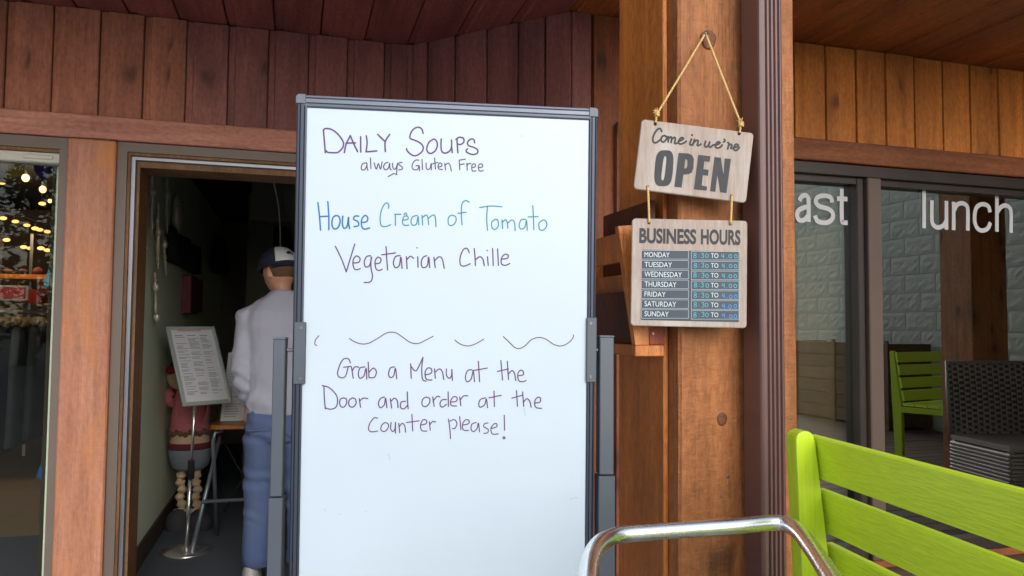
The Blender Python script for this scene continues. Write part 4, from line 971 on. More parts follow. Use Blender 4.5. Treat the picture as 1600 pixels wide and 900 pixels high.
# ------------------------------------------------------------ hallway contents
def hallp(px, py): return P(px, py, X=HX+.03)
M_IRON = plain('brushed pewter', col(206, 200, 186), .3, .35, var=.2, vscale=30)
M_BLK = plain('black fabric', col(22, 24, 28), .85, var=.2)
def wavy(px, ya, yb, label, amp=.006, knobs=(.3,), r0=.009, dxp=0):
    a, b = hallp(px, ya), hallp(px+dxp, yb)
    o = thing('wall_ornament', b, label, 'ornament', 'long metal ornaments on the sage wall')
    n_ = 18; pts = [a.lerp(b, i/n_)+Vector((0, amp*math.sin(i*.9), 0)) for i in range(n_+1)]
    MB().tube(pts, [r0*(.5+.5*math.sin(math.pi*min(1, (i+1)/(n_+1)))+.25*math.sin(i*1.7)) for i in range(n_+1)], 8).build('rod', M_IRON, o, True)
    for k_ in knobs:
        c = a.lerp(b, k_); MB().ell(c+Vector((.004, 0, 0)), (.02, .016, .026), 10, 8).build('boss', M_IRON, o, True)
        MB().tube([c+Vector((0, -.025, .03)), c+Vector((.01, -.01, .045)), c+Vector((.012, .012, .01))], .0045, 6).build('prong', M_IRON, o, True)
    return o
wavy(238, 252, 366, 'longest metal ornament, nearest the door, high on sage wall', knobs=(.42,))
wavy(261, 262, 366, 'metal ornament second from door high on sage wall', knobs=(.4,))
wavy(247, 316, 420, 'short pointed metal ornament between the two longest', knobs=(.45,), r0=.013)
wavy(256, 376, 432, 'metal ornament below right, beside dark hanging apron', knobs=(.1,), dxp=4)
wavy(242, 425, 508, 'lowest metal ornament on the sage wall', knobs=(.28, .85), dxp=2)
kk = hallp(228, 388); tag(MB().ell(kk, (.016, .013, .016), 10, 8).build('wall_hook', M_WHITEF, None, True), 'small white knob on sage wall near the door', 'hook')
a, b = P(262, 352, X=HX+.02), P(306, 428, X=HX+.02)
apn = thing('hanging_apron', (HX+.04, a.y, b.z), 'dark cloth hanging on sage wall right of the metal ornaments', 'apron')
rs = []
for i in range(9):
    t = i/8; z = a.z+(b.z-a.z)*t; y0_, y1_ = a.y+.03*(1-t), b.y
    rs.append([Vector((HX+.02+.05*(.3+.7*t)+.018*math.sin(k_*1.4+i*.3), y0_+(y1_-y0_)*k_/10, z)) for k_ in range(11)]+[Vector((HX+.005, y1_-(y1_-y0_)*k_/10, z)) for k_ in range(11)])
MB().loft(rs).build('cloth', M_BLK, apn, True)
c = P(278, 334, X=HX+.04)
hl = tag(MB().ell(c, (.04, .10, .14), 14, 10).build('metal_dish', M_IRON, None, True), 'rounded shiny metal dish mounted above the dark cloth', 'dish')
a, b = P(295, 430, X=HX+.05), P(314, 491, X=HX+.05)
MB().box((HX+.01, a.y, b.z), (HX+.07, (a.y+b.y)/2-.012, a.z), .004).build('x', M_BLK) if False else None
pk = thing('brochure_holder', (HX, a.y, b.z), 'pink red holder low on the sage wall right of the dark cloth', 'holder')
mP = plain('dusty red plastic', col(120, 50, 60), .6)
MB().box((HX+.003, a.y, b.z), (HX+.07, (a.y+b.y)/2-.012, a.z), .004).build('pocket', mP, pk)
MB().box((HX+.003, (a.y+b.y)/2+.012, b.z+.02), (HX+.06, b.y, a.z), .004).build('pocket', mP, pk)
a, b = P(330, 360, X=HX+.05), P(350, 432, X=HX+.05)
dk = thing('hanging_bag', (HX+.05, (a.y+b.y)/2, b.z), 'dark bag hanging far along the sage wall', 'bag')
MB().loft([[Vector((HX+.07+.07*s_*math.cos(t), (a.y+b.y)/2+(b.y-a.y)*.5*s_*math.sin(t), a.z+(b.z-a.z)*f_)) for t in [2*math.pi*i/12 for i in range(12)]] for f_, s_ in ((0, .25), (.1, .5), (.5, .7), (.8, 1), (1, .8))]).build('body', M_BLK, dk, True)
# ceiling spot and duct
c = P(456, 271, Y=4.2)
sp = thing('ceiling_spotlight', c, 'small white unlit spotlight at the top right of the doorway', 'spotlight')
MB().cyl(c+Vector((-.05, 0, 0)), c+Vector((.04, 0, .01)), .022, 14).build('head', M_WHITEF, sp, True); MB().cyl(c+Vector((0, 0, .01)), (c.x, c.y, 2.55), .008, 8).build('stem', M_WHITEF, sp)
a = P(422, 263, Y=5); b = P(438, 378, Y=5.2)
tag(MB().tube(crom([a, a.lerp(b, .5)+Vector((.02, 0, 0)), b, b+Vector((0, 0, -.08))], 5), .004, 6).build('pull_cord', M_IRON, None, True), 'thin pale cord hanging in the doorway above the man', 'cord')
tag(MB().tube([(.1, 5.6, 2.33), (.1, 8.9, 2.33)], .2, 16).build('air_duct', M_DARKW, None, True), 'dark round duct under the hallway ceiling', 'duct')
# menu stand
zc = 4.64; bc_ = P(291, 857, Z=0.02)
ms = thing('menu_stand', (bc_.x, bc_.y, 0), 'chrome floor stand with tilted framed menu inside the doorway', 'menu stand')
n_ = 28
rg = lambda r, z: [Vector((bc_.x+math.cos(a)*r, bc_.y+math.sin(a)*r, z)) for a in [2*math.pi*i/n_ for i in range(n_)]]
MB().loft([rg(.148, 0.0), rg(.15, .006), rg(.142, .014), rg(.07, .022), rg(.03, .03)]).build('base', M_CHROME2, ms, True)
D0 = bc_.dot(Vector((fwd.x, fwd.y, 0)))
topj = P(305, 628, d=D0-.02)
MB().tube([(bc_.x, bc_.y, .02), bc_.lerp(topj, .52)], .0125, 12).build('lower_pole', M_CHROME2, ms, True)
MB().tube([bc_.lerp(topj, .5), topj+Vector((0, 0, .05))], .009, 12).build('upper_pole', M_CHROME2, ms, True)
mj = bc_.lerp(topj, .53); MB().tube([mj+Vector((0, 0, -.05)), mj+Vector((0, 0, .06))], .02, 12).build('clamp', M_BLK, ms, True)
psi, th = R(50), R(28)
pr_ = rh*math.cos(psi)+fh*math.sin(psi); pback = -rh*math.sin(psi)+fh*math.cos(psi)
pu_ = Vector((0, 0, 1))*math.cos(th)+pback*math.sin(th); pn_ = -(pback*math.cos(th)-Vector((0, 0, 1))*math.sin(th))
pc = P(311.5, 570, d=D0); Wp, Hp = .315, .53
FM = (pc, pr_, pu_, pn_)
mpt = lambda u, v, h: pc+pr_*u+pu_*v+pn_*h
def mbox(u0, v0, u1, v1, h0, h1, nm, mat, ch=0):
    mb = MB().box((u0, v0, h0), (u1, v1, h1), ch); mb.v = [mpt(*p) for p in mb.v]; return mb.build(nm, mat, ms)
mbox(-Wp/2+.01, -Hp/2+.01, Wp/2-.01, Hp/2-.01, -.006, 0, 'menu_sheet', plain('menu paper', col(226, 228, 232), .4))
M_MENUF = plain('satin silver frame', col(176, 184, 184), .35, .1)
for (a, b, c, d) in ((-Wp/2, -Hp/2, -Wp/2+.024, Hp/2), (Wp/2-.024, -Hp/2, Wp/2, Hp/2)): mbox(a, b, c, d, -.01, .008, 'frame_side', M_MENUF, .005)
for (a, b, c, d) in ((-Wp/2+.024, Hp/2-.024, Wp/2-.024, Hp/2), (-Wp/2+.024, -Hp/2, Wp/2-.024, -Hp/2+.024)): mbox(a, b, c, d, -.01, .008, 'frame_side', M_MENUF, .005)
mb = MB(); rn = random.Random(5); mbb = MB()
for cx_ in (-.115, -.035, .045):
    v = .19
    ribbon(mbb, [Vector((cx_, v+.012)), Vector((cx_+.05, v+.012))], .0045, FM, .0008)
    while v > -.2:
        if rn.random() < .85: ribbon(mb, [Vector((cx_, v)), Vector((cx_+rn.uniform(.035, .07), v))], .0028, FM, .0006)
        v -= .0085 if rn.random() < .7 else .017
mb.build('menu_text', plain('grey print', col(120, 126, 140), .6), ms); mbb.build('menu_text', plain('blue print', col(96, 132, 178), .6), ms)
ribbon(MB(), [Vector((-.09, .235)), Vector((.06, .235))], .007, FM, .0008).build('menu_text', plain('orange print', col(214, 130, 110), .6), ms)
# folding table
zt4 = .75
tA, tB = P(328, 664, Z=zt4), P(460, 664, Z=zt4)
ft = thing('folding_table', (tA.x+.4, tA.y, 0), 'high folding table with orange wooden top and grey steel legs', 'table')
tb = []
x0, x1, y0, y1 = tA.x, tA.x+1.0, tA.y-.02, tA.y+.42
for cx_, cy_, a0 in ((x1-.04, y1-.04, 0), (x0+.04, y1-.04, 90), (x0+.04, y0+.04, 180), (x1-.04, y0+.04, 270)):
    for k_ in range(6): a = R(a0+18*k_); tb.append((cx_+.04*math.cos(a), cy_+.04*math.sin(a)))
MB().loft([[Vector((a, b, zt4-.028)) for a, b in tb], [Vector((a, b, zt4-.006)) for a, b in tb], [Vector(((a-x0-.5)*.99+x0+.5, (b-y0-.2)*.98+y0+.2, zt4)) for a, b in tb]]).build('table_top', W_STOOL, ft)
M_LEG = plain('grey steel leg', col(138, 148, 158), .35, .6)
f1 = P(299, 864, Z=0.01); f2_ = P(339, 835, Z=.01)
MB().tube([f1, P(346, 672, Y=y0+.2)], .013, 10).build('leg', M_LEG, ft, True)
MB().tube([f2_, P(333, 690, Y=y0+.05), P(336, 676, Y=y0+.06), P(348, 673, Y=y0+.08)], .013, 10).build('leg', M_LEG, ft, True)
MB().tube([f1+Vector((.85, .05, 0)), P(346, 672, Y=y0+.2)+Vector((.75, 0, 0))], .013, 10).build('leg', M_LEG, ft, True)
MB().tube([f2_+Vector((.8, .05, 0)), P(346, 672, Y=y0+.2)+Vector((.7, .05, 0))], .013, 10).build('leg', M_LEG, ft, True)
a = P(316, 784, Y=(f1.y+y0)/2); MB().tube([a, a+Vector((.85, 0, 0))], .011, 10).build('cross_bar', M_LEG, ft, True)
a = P(350, 690, Y=y0+.38); b = P(410, 800, Y=y0+.38); MB().tube([a, b], .006, 8).build('brace', M_BLK, ft, True)
a = P(410, 690, Y=y0+.39); b = P(350, 800, Y=y0+.39); MB().tube([a, b], .006, 8).build('brace', M_BLK, ft, True)
# paper menus leaning on the table
pA = [P(344, 658, Z=zt4+.002), P(386, 657, Z=zt4+.002)]
dd = pA[0].dot(fwd)
pp_ = thing('paper_menu', (pA[0].x+.08, pA[0].y, zt4), 'white printed menu sheets standing on the orange table beside the man', 'menu')
pT = [P(357, 551, d=(pA[0]-CAM).dot(fwd)+.06), P(390, 551, d=(pA[0]-CAM).dot(fwd)+.06)]
MB().prism([pA[0], pA[1], pT[1], pT[0]], (0, .012, 0)).build('sheet', plain('white paper', col(214, 216, 222), .7), pp_)
mb = MB(); e1 = (pA[1]-pA[0]).normalized(); e2 = (pT[0]-pA[0])
for i in range(24):
    o1 = pA[0]+e2*(.06+i*.036)+e1*.02+Vector((0, -.0015, 0)); l_ = rn.uniform(.05, .1)
    if i in (6, 7, 13): continue
    mb.add([o1, o1+e1*l_, o1+e1*l_+e2*.008, o1+e2*.008], [(0, 1, 2, 3)])
mb.build('menu_text', plain('faint grey print', col(130, 134, 146), .6), pp_)

# gnome plush
M_KNIT = plain('pink knit wool', col(206, 120, 128), .95, bump=1, bscale=160, var=.2, vscale=70)
M_CREAM = plain('cream plush', col(196, 172, 142), .95, bump=.5, bscale=120, var=.08)
M_GPANT = plain('grey blue felt', col(116, 126, 138), .95, var=.1)
M_BOOT = plain('dark grey felt', col(66, 66, 70), .95, var=.12)
M_FUZZ = plain('brown fur trim', col(112, 84, 66), .95, bump=1, bscale=200, var=.3, vscale=60)
M_REDN = plain('red felt nose', col(150, 34, 44), .9)
gY = P(294, 815, Z=.05).y+.12; GD = (P(294, 815, Z=.05)-CAM).dot(fwd)+.05
G = lambda px, py, o_=0: P(px, py, d=GD+o_)
gs_ = GD/F
gn = thing('gnome_doll', (G(295, 830).x, G(295, 830).y, 0), 'tall plush gnome doll with pink knit sweater slumped behind the menu stand', 'doll')
bdy = MB().ell(G(297, 690), (30*gs_, 26*gs_, 34*gs_), 18, 14).build('body', M_CREAM, gn, True)
MB().loft([[G(297, y_)+Vector((math.cos(t)*r_*gs_, math.sin(t)*r_*gs_*.85, 0)) for t in [2*math.pi*i/20 for i in range(20)]] for y_, r_ in ((604, 10), (610, 20), (630, 24), (655, 28), (672, 30), (676, 27))]).build('sweater', M_KNIT, gn, True)
fz = MB()
for i in range(26):
    t = 2*math.pi*i/26; fz.ell(G(297, 674+math.sin(i*2.1)*2)+Vector((math.cos(t)*29*gs_, math.sin(t)*25*gs_, 0)), (.018, .018, .02), 7, 5)
fz.build('fur_trim', M_FUZZ, gn, True)
MB().loft([[G(297, y_)+Vector((math.cos(t)*r_*gs_, math.sin(t)*r_*gs_*.85, 0)) for t in [2*math.pi*i/20 for i in range(20)]] for y_, r_ in ((695, 31.5), (710, 31.5), (727, 27), (733, 20))]).build('shorts', M_GPANT, gn, True)
MB().loft([[G(297, y_)+Vector((math.cos(t)*r_*gs_, math.sin(t)*r_*gs_*.87, 0)) for t in [2*math.pi*i/20 for i in range(20)]] for y_, r_ in ((690, 31.5), (692, 32.6), (698, 32.6), (700, 31.5))]).build('belt', plain('dark red belt', col(96, 34, 44), .8), gn, True)
mb = MB().tube(crom([G(300, 616), G(284, 626), G(268, 630), G(262, 618), G(270, 610)], 6), 7*gs_, 12); mb.build('arm', M_KNIT, gn, True)
mb = MB().tube(crom([G(306, 612), G(322, 632, .05), G(318, 660, -.02)], 6), 7*gs_, 12); mb.build('arm', M_KNIT, gn, True)
for px, sw_ in ((283, 0), (307, 1)):
    n2_ = 34; pts = [G(px+math.sin(i*.5)*1.5, 728+i*2.25) for i in range(n2_)]
    MB().tube(pts, [(6.2+1.7*math.sin(i*1.25))*gs_ for i in range(n2_)], 10).build('leg', M_CREAM, gn, True)
    MB().ell(G(px-3+sw_*8, 815)+Vector((0, -.03, 0)), (20*gs_, 26*gs_, 21*gs_), 14, 10).build('boot', M_BOOT, gn, True)
    fz = MB()
    for i in range(14):
        t = 2*math.pi*i/14; fz.ell(G(px, 800)+Vector((math.cos(t)*9*gs_, math.sin(t)*9*gs_, 0)), (.02, .02, .02), 7, 5)
    fz.build('boot_cuff', M_CREAM, gn, True)
hd = MB().ell(G(279, 588), (17*gs_, 17*gs_, 21*gs_), 16, 12).build('head', M_CREAM, gn, True)
MB().ell(G(268, 578, -.06), (8*gs_, 8*gs_, 7*gs_), 12, 9).build('nose', M_REDN, hd, True)
MB().loft([[G(283+k_*2.2, y_)+Vector((math.cos(t)*r_*gs_, math.sin(t)*r_*gs_, 0)) for t in [2*math.pi*i/14 for i in range(14)]] for k_, (y_, r_) in enumerate(((578, 18), (568, 17), (548, 11), (530, 5), (520, 1)))]).build('hat', M_BOOT, gn, True)
for i_ in (0, 1): MB().ell(G(272+i_*9, 572, -.085), (.008, .008, .01), 8, 6).build('eye', M_BLK, hd, True)

# ------------------------------------------------------------ the man in the doorway
pc0 = P(440, 897, Z=0.0); mx, my = -.060, 4.29
man = thing('person', (mx, my, 0), 'man in grey sweater, blue trousers and white fronted cap standing with back turned', 'person')
M_SKIN = plain('skin', col(206, 150, 124), .5, bump=.1, var=.06)
M_SWEAT = plain('heather grey knit', col(180, 181, 198), .9, bump=.35, bscale=260, var=.05, vscale=40)
M_TROU = plain('slate blue cotton', col(92, 110, 150), .85, bump=.3, bscale=300, var=.08, vscale=10)
M_NAVY = plain('navy cap cloth', col(34, 40, 62), .85, bump=.3, bscale=300)
M_CAPW = plain('white cap panel', col(224, 224, 228), .7)
M_SHOE = plain('white shoe leather', col(214, 210, 202), .5, var=.05)
M_HAIR = plain('brown hair', col(104, 78, 56), .7, bump=1, bscale=220, var=.3, vscale=60)
mp_ = lambda x, y, z: Vector((mx+x, my+y, z))
def ell_ring(cx_, cy_, z, a, b, n_=24, e=2.3, tiltx=0):
    out = []
    for i in range(n_):
        t = 2*math.pi*i/n_; x = a*math.copysign(abs(math.cos(t))**(2/e), math.cos(t)); y = b*math.copysign(abs(math.sin(t))**(2/e), math.sin(t))
        out.append(mp_(cx_+x, cy_+y, z+tiltx*x))
    return out
# body core: head, neck, torso, arms, hands, legs as one mesh
b = MB()
hc = (-.03, .03, 1.682)
rt = Matrix.Rotation(R(40), 3, 'Z') @ Matrix.Rotation(R(-14), 3, 'X')
b.ell(mp_(*hc), (.078, .098, .118), 20, 16, rt)
b.ell(mp_(*hc)+rt @ Vector((0, .018, -.062)), (.056, .07, .058), 16, 12, rt)        # jaw
b.ell(mp_(*hc)+rt @ Vector((0, .104, -.028)), (.014, .022, .026), 10, 8, rt)          # nose
b.ell(mp_(*hc)+rt @ Vector((0, .088, -.066)), (.024, .012, .011), 10, 8, rt)          # lips
for s_ in (-1, 1): b.ell(mp_(*hc)+rt @ Vector((s_*.079, -.008, -.018)), (.011, .02, .033), 10, 8, rt)
b.tube([mp_(0, -.005, 1.46), mp_(-.008, .0, 1.54), mp_(-.015, .005, 1.63)], [.058, .051, .052], 14)
b.loft([ell_ring(0, 0, z, a, c) for z, a, c in ((.86, .15, .11), (.98, .145, .1), (1.12, .14, .095), (1.3, .165, .11), (1.44, .16, .09), (1.5, .07, .06))])
sho = {-1: mp_(-.185, 0, 1.44), 1: mp_(.185, 0, 1.44)}
elb = {-1: mp_(-.212, -.03, 1.14), 1: mp_(.212, -.03, 1.14)}
wri = {-1: mp_(-.180, .045, .945), 1: mp_(.180, .045, .945)}
for s_ in (-1, 1):
    b.tube([sho[s_], sho[s_].lerp(elb[s_], .5), elb[s_], elb[s_].lerp(wri[s_], .5), wri[s_]], [.05, .045, .038, .034, .026], 12)
    hnd = wri[s_]; b.ell(hnd+Vector((0, .015, -.05)), (.02, .04, .048), 10, 8)
    for k_ in range(4):
        p0_ = hnd+Vector((-.004*s_, -.018+k_*.02+.01, -.085)); ln = (.05, .06, .062, .052)[k_]
        b.tube([p0_, p0_+Vector((.002*s_, .004, -ln*.5)), p0_+Vector((-.012*s_, .006, -ln))], [.0095, .009, .007], 8)
    b.tube([hnd+Vector((0, .04, -.035)), hnd+Vector((-.01*s_, .065, -.06)), hnd+Vector((-.014*s_, .068, -.09))], [.012, .011, .008], 8)
    b.tube([mp_(s_*.09, 0, .9), mp_(s_*.11, .01, .5), mp_(s_*.115, 0, .09)], [.075, .055, .04], 12)
bo = b.build('body', M_SKIN, man); remesh(bo, .007, 4)
# hair under the cap, at the back
MB().ell(mp_(*hc)+rt @ Vector((0, -.016, -.004)), (.0805, .094, .078), 20, 14, rt).build('hair', M_HAIR, man, True)
for s_ in (-1, 1): MB().ell(mp_(*hc)+rt @ Vector((s_*.03, .088, .0)), (.010, .006, .006), 10, 8).build('eye', M_WHITEF, man, True)
# sweater
b = MB()
b.loft([ell_ring(0, 0, z, a, c, tiltx=.0) for z, a, c in ((.905, .188, .135), (.96, .192, .138), (1.05, .182, .13), (1.15, .18, .128), (1.27, .195, .135), (1.38, .207, .135), (1.455, .2, .118), (1.51, .15, .095), (1.55, .09, .08), (1.572, .071, .074))])
for s_ in (-1, 1):
    b.tube([mp_(s_*.14, 0, 1.455), sho[s_], sho[s_].lerp(elb[s_], .5), elb[s_], elb[s_].lerp(wri[s_], .5), wri[s_]+Vector((0, -.005, .01))], [.05, .066, .06, .053, .048, .042], 16)
swt = b.build('sweater', M_SWEAT, man)
def folds(co):
    z = co.z; side_ = abs(co.x)
    f_ = noise.noise(Vector((co.x*7, co.y*7, z*4)))*.007
    if side_ > .17: f_ += .006*math.sin(z*95+co.x*40+noise.noise(co*8)*5)*max(0, min(1, (1.22-z)*5))*.9
    f_ += .007*math.sin((co.x*22+z*30)+noise.noise(co*5)*4)*max(0, min(1, (1.25-z)*3))+.004*math.sin(co.x*60-z*38+noise.noise(co*9)*5)*max(0, min(1, (abs(co.x)-.1)*12))
    return f_
remesh(swt, .0085, 5, folds)
# trousers
b = MB()
b.loft([ell_ring(0, 0, z, a, c, e=2.6) for z, a, c in ((.76, .17, .125), (.84, .186, .14), (.92, .18, .13), (.99, .17, .12))])
for s_ in (-1, 1):
    b.loft([ell_ring(s_*x, y, z, a, c, 20, 2.2) for x, y, z, a, c in ((.108, -.02, .100, .068, .078), (.112, -.015, .125, .072, .082), (.114, 0, .27, .072, .082), (.108, .01, .45, .076, .086), (.102, .005, .62, .086, .098), (.095, 0, .78, .1, .118), (.09, 0, .85, .095, .12))])
trs = b.build('trousers', M_TROU, man)
def tfold(co):
    z = co.z; f_ = noise.noise(Vector((co.x*8, co.y*8, z*5)))*.006
    f_ += .007*math.sin(z*62+co.x*30+noise.noise(co*6)*6)*(max(0, 1-abs(z-.5)*5)+max(0, (.22-z)*5)+max(0, 1-abs(z-.78)*8))
    return f_
remesh(trs, .0085, 4, tfold)
MB().box(mp_(-.17, -.142, .83), mp_(-.06, -.128, .835)).build('back_pocket', M_TROU, man)
# cap
def cap_dome(a0, a1, mat, nm, infl=1.0):
    vs = []; fs = []; na, nb_ = 18, 9
    for j in range(nb_+1):
        th_ = (math.pi/2)*j/nb_*1.02
        for i in range(na+1):
            ph = a0+(a1-a0)*i/na
            v = Vector((.094*infl*math.sin(th_)*math.cos(ph), .112*infl*math.sin(th_)*math.sin(ph), .108*infl*math.cos(th_)**.8 if th_ < math.pi/2 else -.004))
            vs.append(mp_(*hc)+rt @ (v+Vector((0, 0, .022))))
    for j in range(nb_):
        for i in range(na): a = j*(na+1)+i; fs.append((a, a+1, a+na+2, a+na+1))
    o = MB().add(vs, fs).build(nm, mat, capt, True)
    sm = o.modifiers.new('t', 'SOLIDIFY'); sm.thickness = .004; sm.offset = 1; return o
capt = MB().tube([mp_(*hc)+rt @ Vector((.096*math.cos(t), .114*math.sin(t), .022)) for t in [2*math.pi*i/28 for i in range(29)]], .008, 8).build('cap', M_NAVY, man, True)
capt2 = capt
def cd_(a0, a1, mat, nm, infl=1.0):
    global capt
    return cap_dome(a0, a1, mat, nm, infl)
cd_(R(-108), R(-108+228+0), M_NAVY, 'side_panel') if False else None
cd_(R(-44), R(219), M_NAVY, 'cap_crown'); cd_(R(219), R(316), M_CAPW, 'front_panel', 1.01)
# dark animal emblem on the white panel and brim
lg = MB()
def lp(a, e_, h=1.07):
    return mp_(*hc)+rt @ (Vector((.094*h*math.cos(e_)*math.cos(a), .112*h*math.cos(e_)*math.sin(a), .108*h*math.sin(e_)))+Vector((0, 0, .022)))
for (a, e_, r_) in ((258, 24, .016), (266, 27, .019), (274, 23, .014), (260, 12, .006), (276, 11, .006), (252, 32, .009)):
    lg.ell(lp(R(a), R(e_), 1.0), (r_, r_*.5, r_*.8), 10, 8)
lg.build('emblem', M_NAVY, capt, True)
br = []
for i in range(13):
    t = R(210+96*i/12); br.append((mp_(*hc)+rt @ Vector((.096*math.cos(t), .114*math.sin(t), .02)), mp_(*hc)+rt @ Vector((.10*math.cos(t)*1.05, .114*math.sin(t)-.035*math.sin(math.pi*i/12), .0))))
MB().add([p for p, q in br]+[q for p, q in br], [(i, i+1, 13+i+1, 13+i) for i in range(12)]).build('brim', M_NAVY, capt, True).modifiers.new('t', 'SOLIDIFY').thickness = .004
# shoes
for s_, dy in ((-1, -.03), (1, .03)):
    x = s_*.135; sh_ = MB()
    sh_.loft([[mp_(x+math.cos(t)*a*(1 if 1 else 1), dy+.06+math.sin(t)*l_+o_, z) for t in [2*math.pi*i/20 for i in range(20)]] for z, a, l_, o_ in ((.028, .048, .145, 0), (.05, .05, .146, 0), (.075, .045, .12, -.015), (.1, .038, .075, -.05), (.12, .036, .055, -.065))])
    sh = sh_.build('shoe', M_SHOE, man, True)
    MB().loft([[mp_(x+math.cos(t)*a, dy+.06+math.sin(t)*l_, z) for t in [2*math.pi*i/20 for i in range(20)]] for z, a, l_ in ((0, .05, .148), (.004, .053, .152), (.024, .053, .152), (.03, .049, .147))]).build('sole', plain('off white rubber', col(226, 222, 212), .6), sh, True)
    if s_ > 0: MB().box(mp_(x-.05, dy-.06, .05), mp_(x-.04, dy-.02, .09), .004).build('red_tab', M_REDN, sh)

# ------------------------------------------------------------ shop contents behind the left window
M_BULB = plain('warm bulb', (1, .56, .16, 1), .4, emit=1.7)
M_BULBS = plain('dim warm bulb', (1, .5, .12, 1), .4, emit=.95)
bulbs = [(40, 278, 5.0, .023, 'round glowing bulb, uppermost left'), (67, 296, 5.0, .021, 'round glowing bulb just below and right of the top one'), (78, 314, 5.6, .014, 'tiny bulb under the two large bulbs')]
row = [(5, 341), (24, 346), (42, 352), (55, 357), (62, 359), (74, 362), (10, 375), (37, 386), (47, 388), (64, 388), (74, 391), (3, 286), (66, 240+78)]
for i, (px, py, dpt, r_, lab) in enumerate(bulbs):
    c = P(px, py, d=dpt); o = thing('hanging_bulb', c, 'warm '+lab+' in shop', 'light bulb', 'warm string bulbs in the shop')
    MB().ell(c, (r_, r_, r_*1.15), 14, 10).build('globe', M_BULB, o, True); MB().cyl(c+Vector((0, 0, r_)), c+Vector((0, 0, r_+.03)), .009, 8).build('socket', M_BLK, o, True)
RL = ['tiny warm bulb, '+t+', in the shop' for t in ('leftmost of the long middle row', 'second from the left in the long middle row', 'third in the long middle row', 'fourth in the long middle row', 'fifth in the long middle row, beside the fourth', 'right end of the long middle row', 'alone at left below the long row', 'left one of the lowest row', 'second in the lowest row', 'third in the lowest row', 'right end of the lowest row', 'at the left glass edge level with the big bulbs', 'between the two big bulbs and the long row')]
for i, (px, py) in enumerate(row):
    c = P(px, py, d=6.6+.25*(i % 3)); o = thing('hanging_bulb', c, RL[i], 'light bulb', 'tiny warm string bulbs in the shop')
    MB().ell(c, (.030, .019, .016), 10, 8).build('globe', M_BULBS, o, True); MB().cyl(c+Vector((0, 0, .012)), c+Vector((0, 0, .045)), .007, 6).build('socket', M_BLK, o, True)
wire = [P(0, 330, d=6.7), P(40, 340, d=6.8), P(80, 352, d=6.9), P(96, 350, d=6.9)]
tag(MB().tube(crom(wire, 6), .005, 6).build('string_wire', M_BLK, None, True), 'thin dark wire the small shop bulbs hang from', 'wire')
for px, py, dpt, en in ((40, 270, 5.0, 6), (30, 350, 6.4, 10)):    # the lit bulbs' own light
    l_ = bpy.data.lights.new('bulb_light', 'POINT'); l_.energy = en; l_.color = (1, .72, .42); l_.shadow_soft_size = .06
    lo_ = bpy.data.objects.new('bulb_light', l_); sc.collection.objects.link(lo_); lo_.location = P(px, py, d=dpt-.15)
# purple banner cloth at top
a, b = P(32, 238, Y=4.4), P(96, 268, Y=4.4)
mb = MB(); n_ = 24
mb.add([Vector((a.x+(b.x-a.x)*i/n_, 4.4+.02*math.sin(i*1.1), 2.9)) for i in range(n_+1)]+[Vector((a.x+(b.x-a.x)*i/n_, 4.4+.03*math.sin(i*1.1), b.z+.05*math.sin(i*.35))) for i in range(n_+1)], [(i, i+1, n_+2+i, n_+1+i) for i in range(n_)])
o = mb.build('hanging_cloth', plain('violet cloth', col(74, 58, 150), .8), None, True); o.modifiers.new('t', 'SOLIDIFY').thickness = .004
tag(o, 'violet blue cloth hanging at the top of the shop window', 'cloth')
a = P(24, 262, Y=4.2)
tag(MB().prism([a+Vector((-.02, 0, .15)), a+Vector((.03, 0, .15)), a+Vector((.035, 0, -.03)), a+Vector((-.04, 0, -.06))], (0, .01, 0)).build('pennant', plain('yellow cloth', col(170, 150, 60), .8)), 'small yellow pennant beside the violet cloth', 'pennant')
# grey striped banner near the right edge of the glass
X_ = P(95, 470, Y=3.75).x
gb = thing('display_banner', (X_, 3.75, .3), 'tall grey banner with white stripes at the right edge of shop window', 'banner')
w2 = (P(101, 470, Y=3.75).x-P(88, 470, Y=3.75).x)/2; zt5 = P(95, 330, Y=3.75).z; zb5 = .35
MB().loft([[Vector((X_+math.cos(t)*w2*s_, 3.75+math.sin(t)*.03, z)) for t in [2*math.pi*i/14 for i in range(14)]] for z, s_ in ((zb5, .5), (zb5+.4, .75), (P(95, 430, Y=3.75).z, 1), (P(95, 350, Y=3.75).z, 1), (zt5, .55))]).build('panel', plain('grey ski plastic', col(120, 122, 126), .5), gb, True)
for y_ in (375, 397):
    z = P(95, y_, Y=3.7).z; MB().box((X_-w2*1.02, 3.715, z-.012), (X_+w2*.9, 3.735, z+.012), .004).build('stripe', M_WHITEF, gb)
z = P(95, 366, Y=3.7).z; MB().box((X_-w2*1.02, 3.715, z-.010), (X_+w2*.9, 3.735, z+.012), .004).build('stripe', M_BASEB, gb)
def cloth_drop(px, ya, yb, Yp, wd, c, nm, lab, cat):
    a, b = P(px, ya, Y=Yp), P(px, yb, Y=Yp); rs = []
    for i in range(7):
        t = i/6; rs.append([Vector((a.x+math.cos(q)*wd*(.25+.75*t)*(1+.22*math.sin(q*5+i)), Yp+math.sin(q)*wd*.6*(.25+.75*t), a.z+(b.z-a.z)*t)) for q in [2*math.pi*k_/20 for k_ in range(20)]])
    return tag(MB().loft(rs).build(nm, plain(nm+' cloth', c, .85, var=.2, vscale=30), None, True), lab, cat)
cloth_drop(83, 408, 449, 3.9, .033, col(24, 150, 176), 'teal_scarf', 'bright teal scarf hanging at the right edge of shop window', 'scarf')
cloth_drop(73, 712, 746, 4.2, .04, col(30, 90, 160), 'blue_glove', 'bright blue glove hanging low at the right edge of shop window', 'glove')
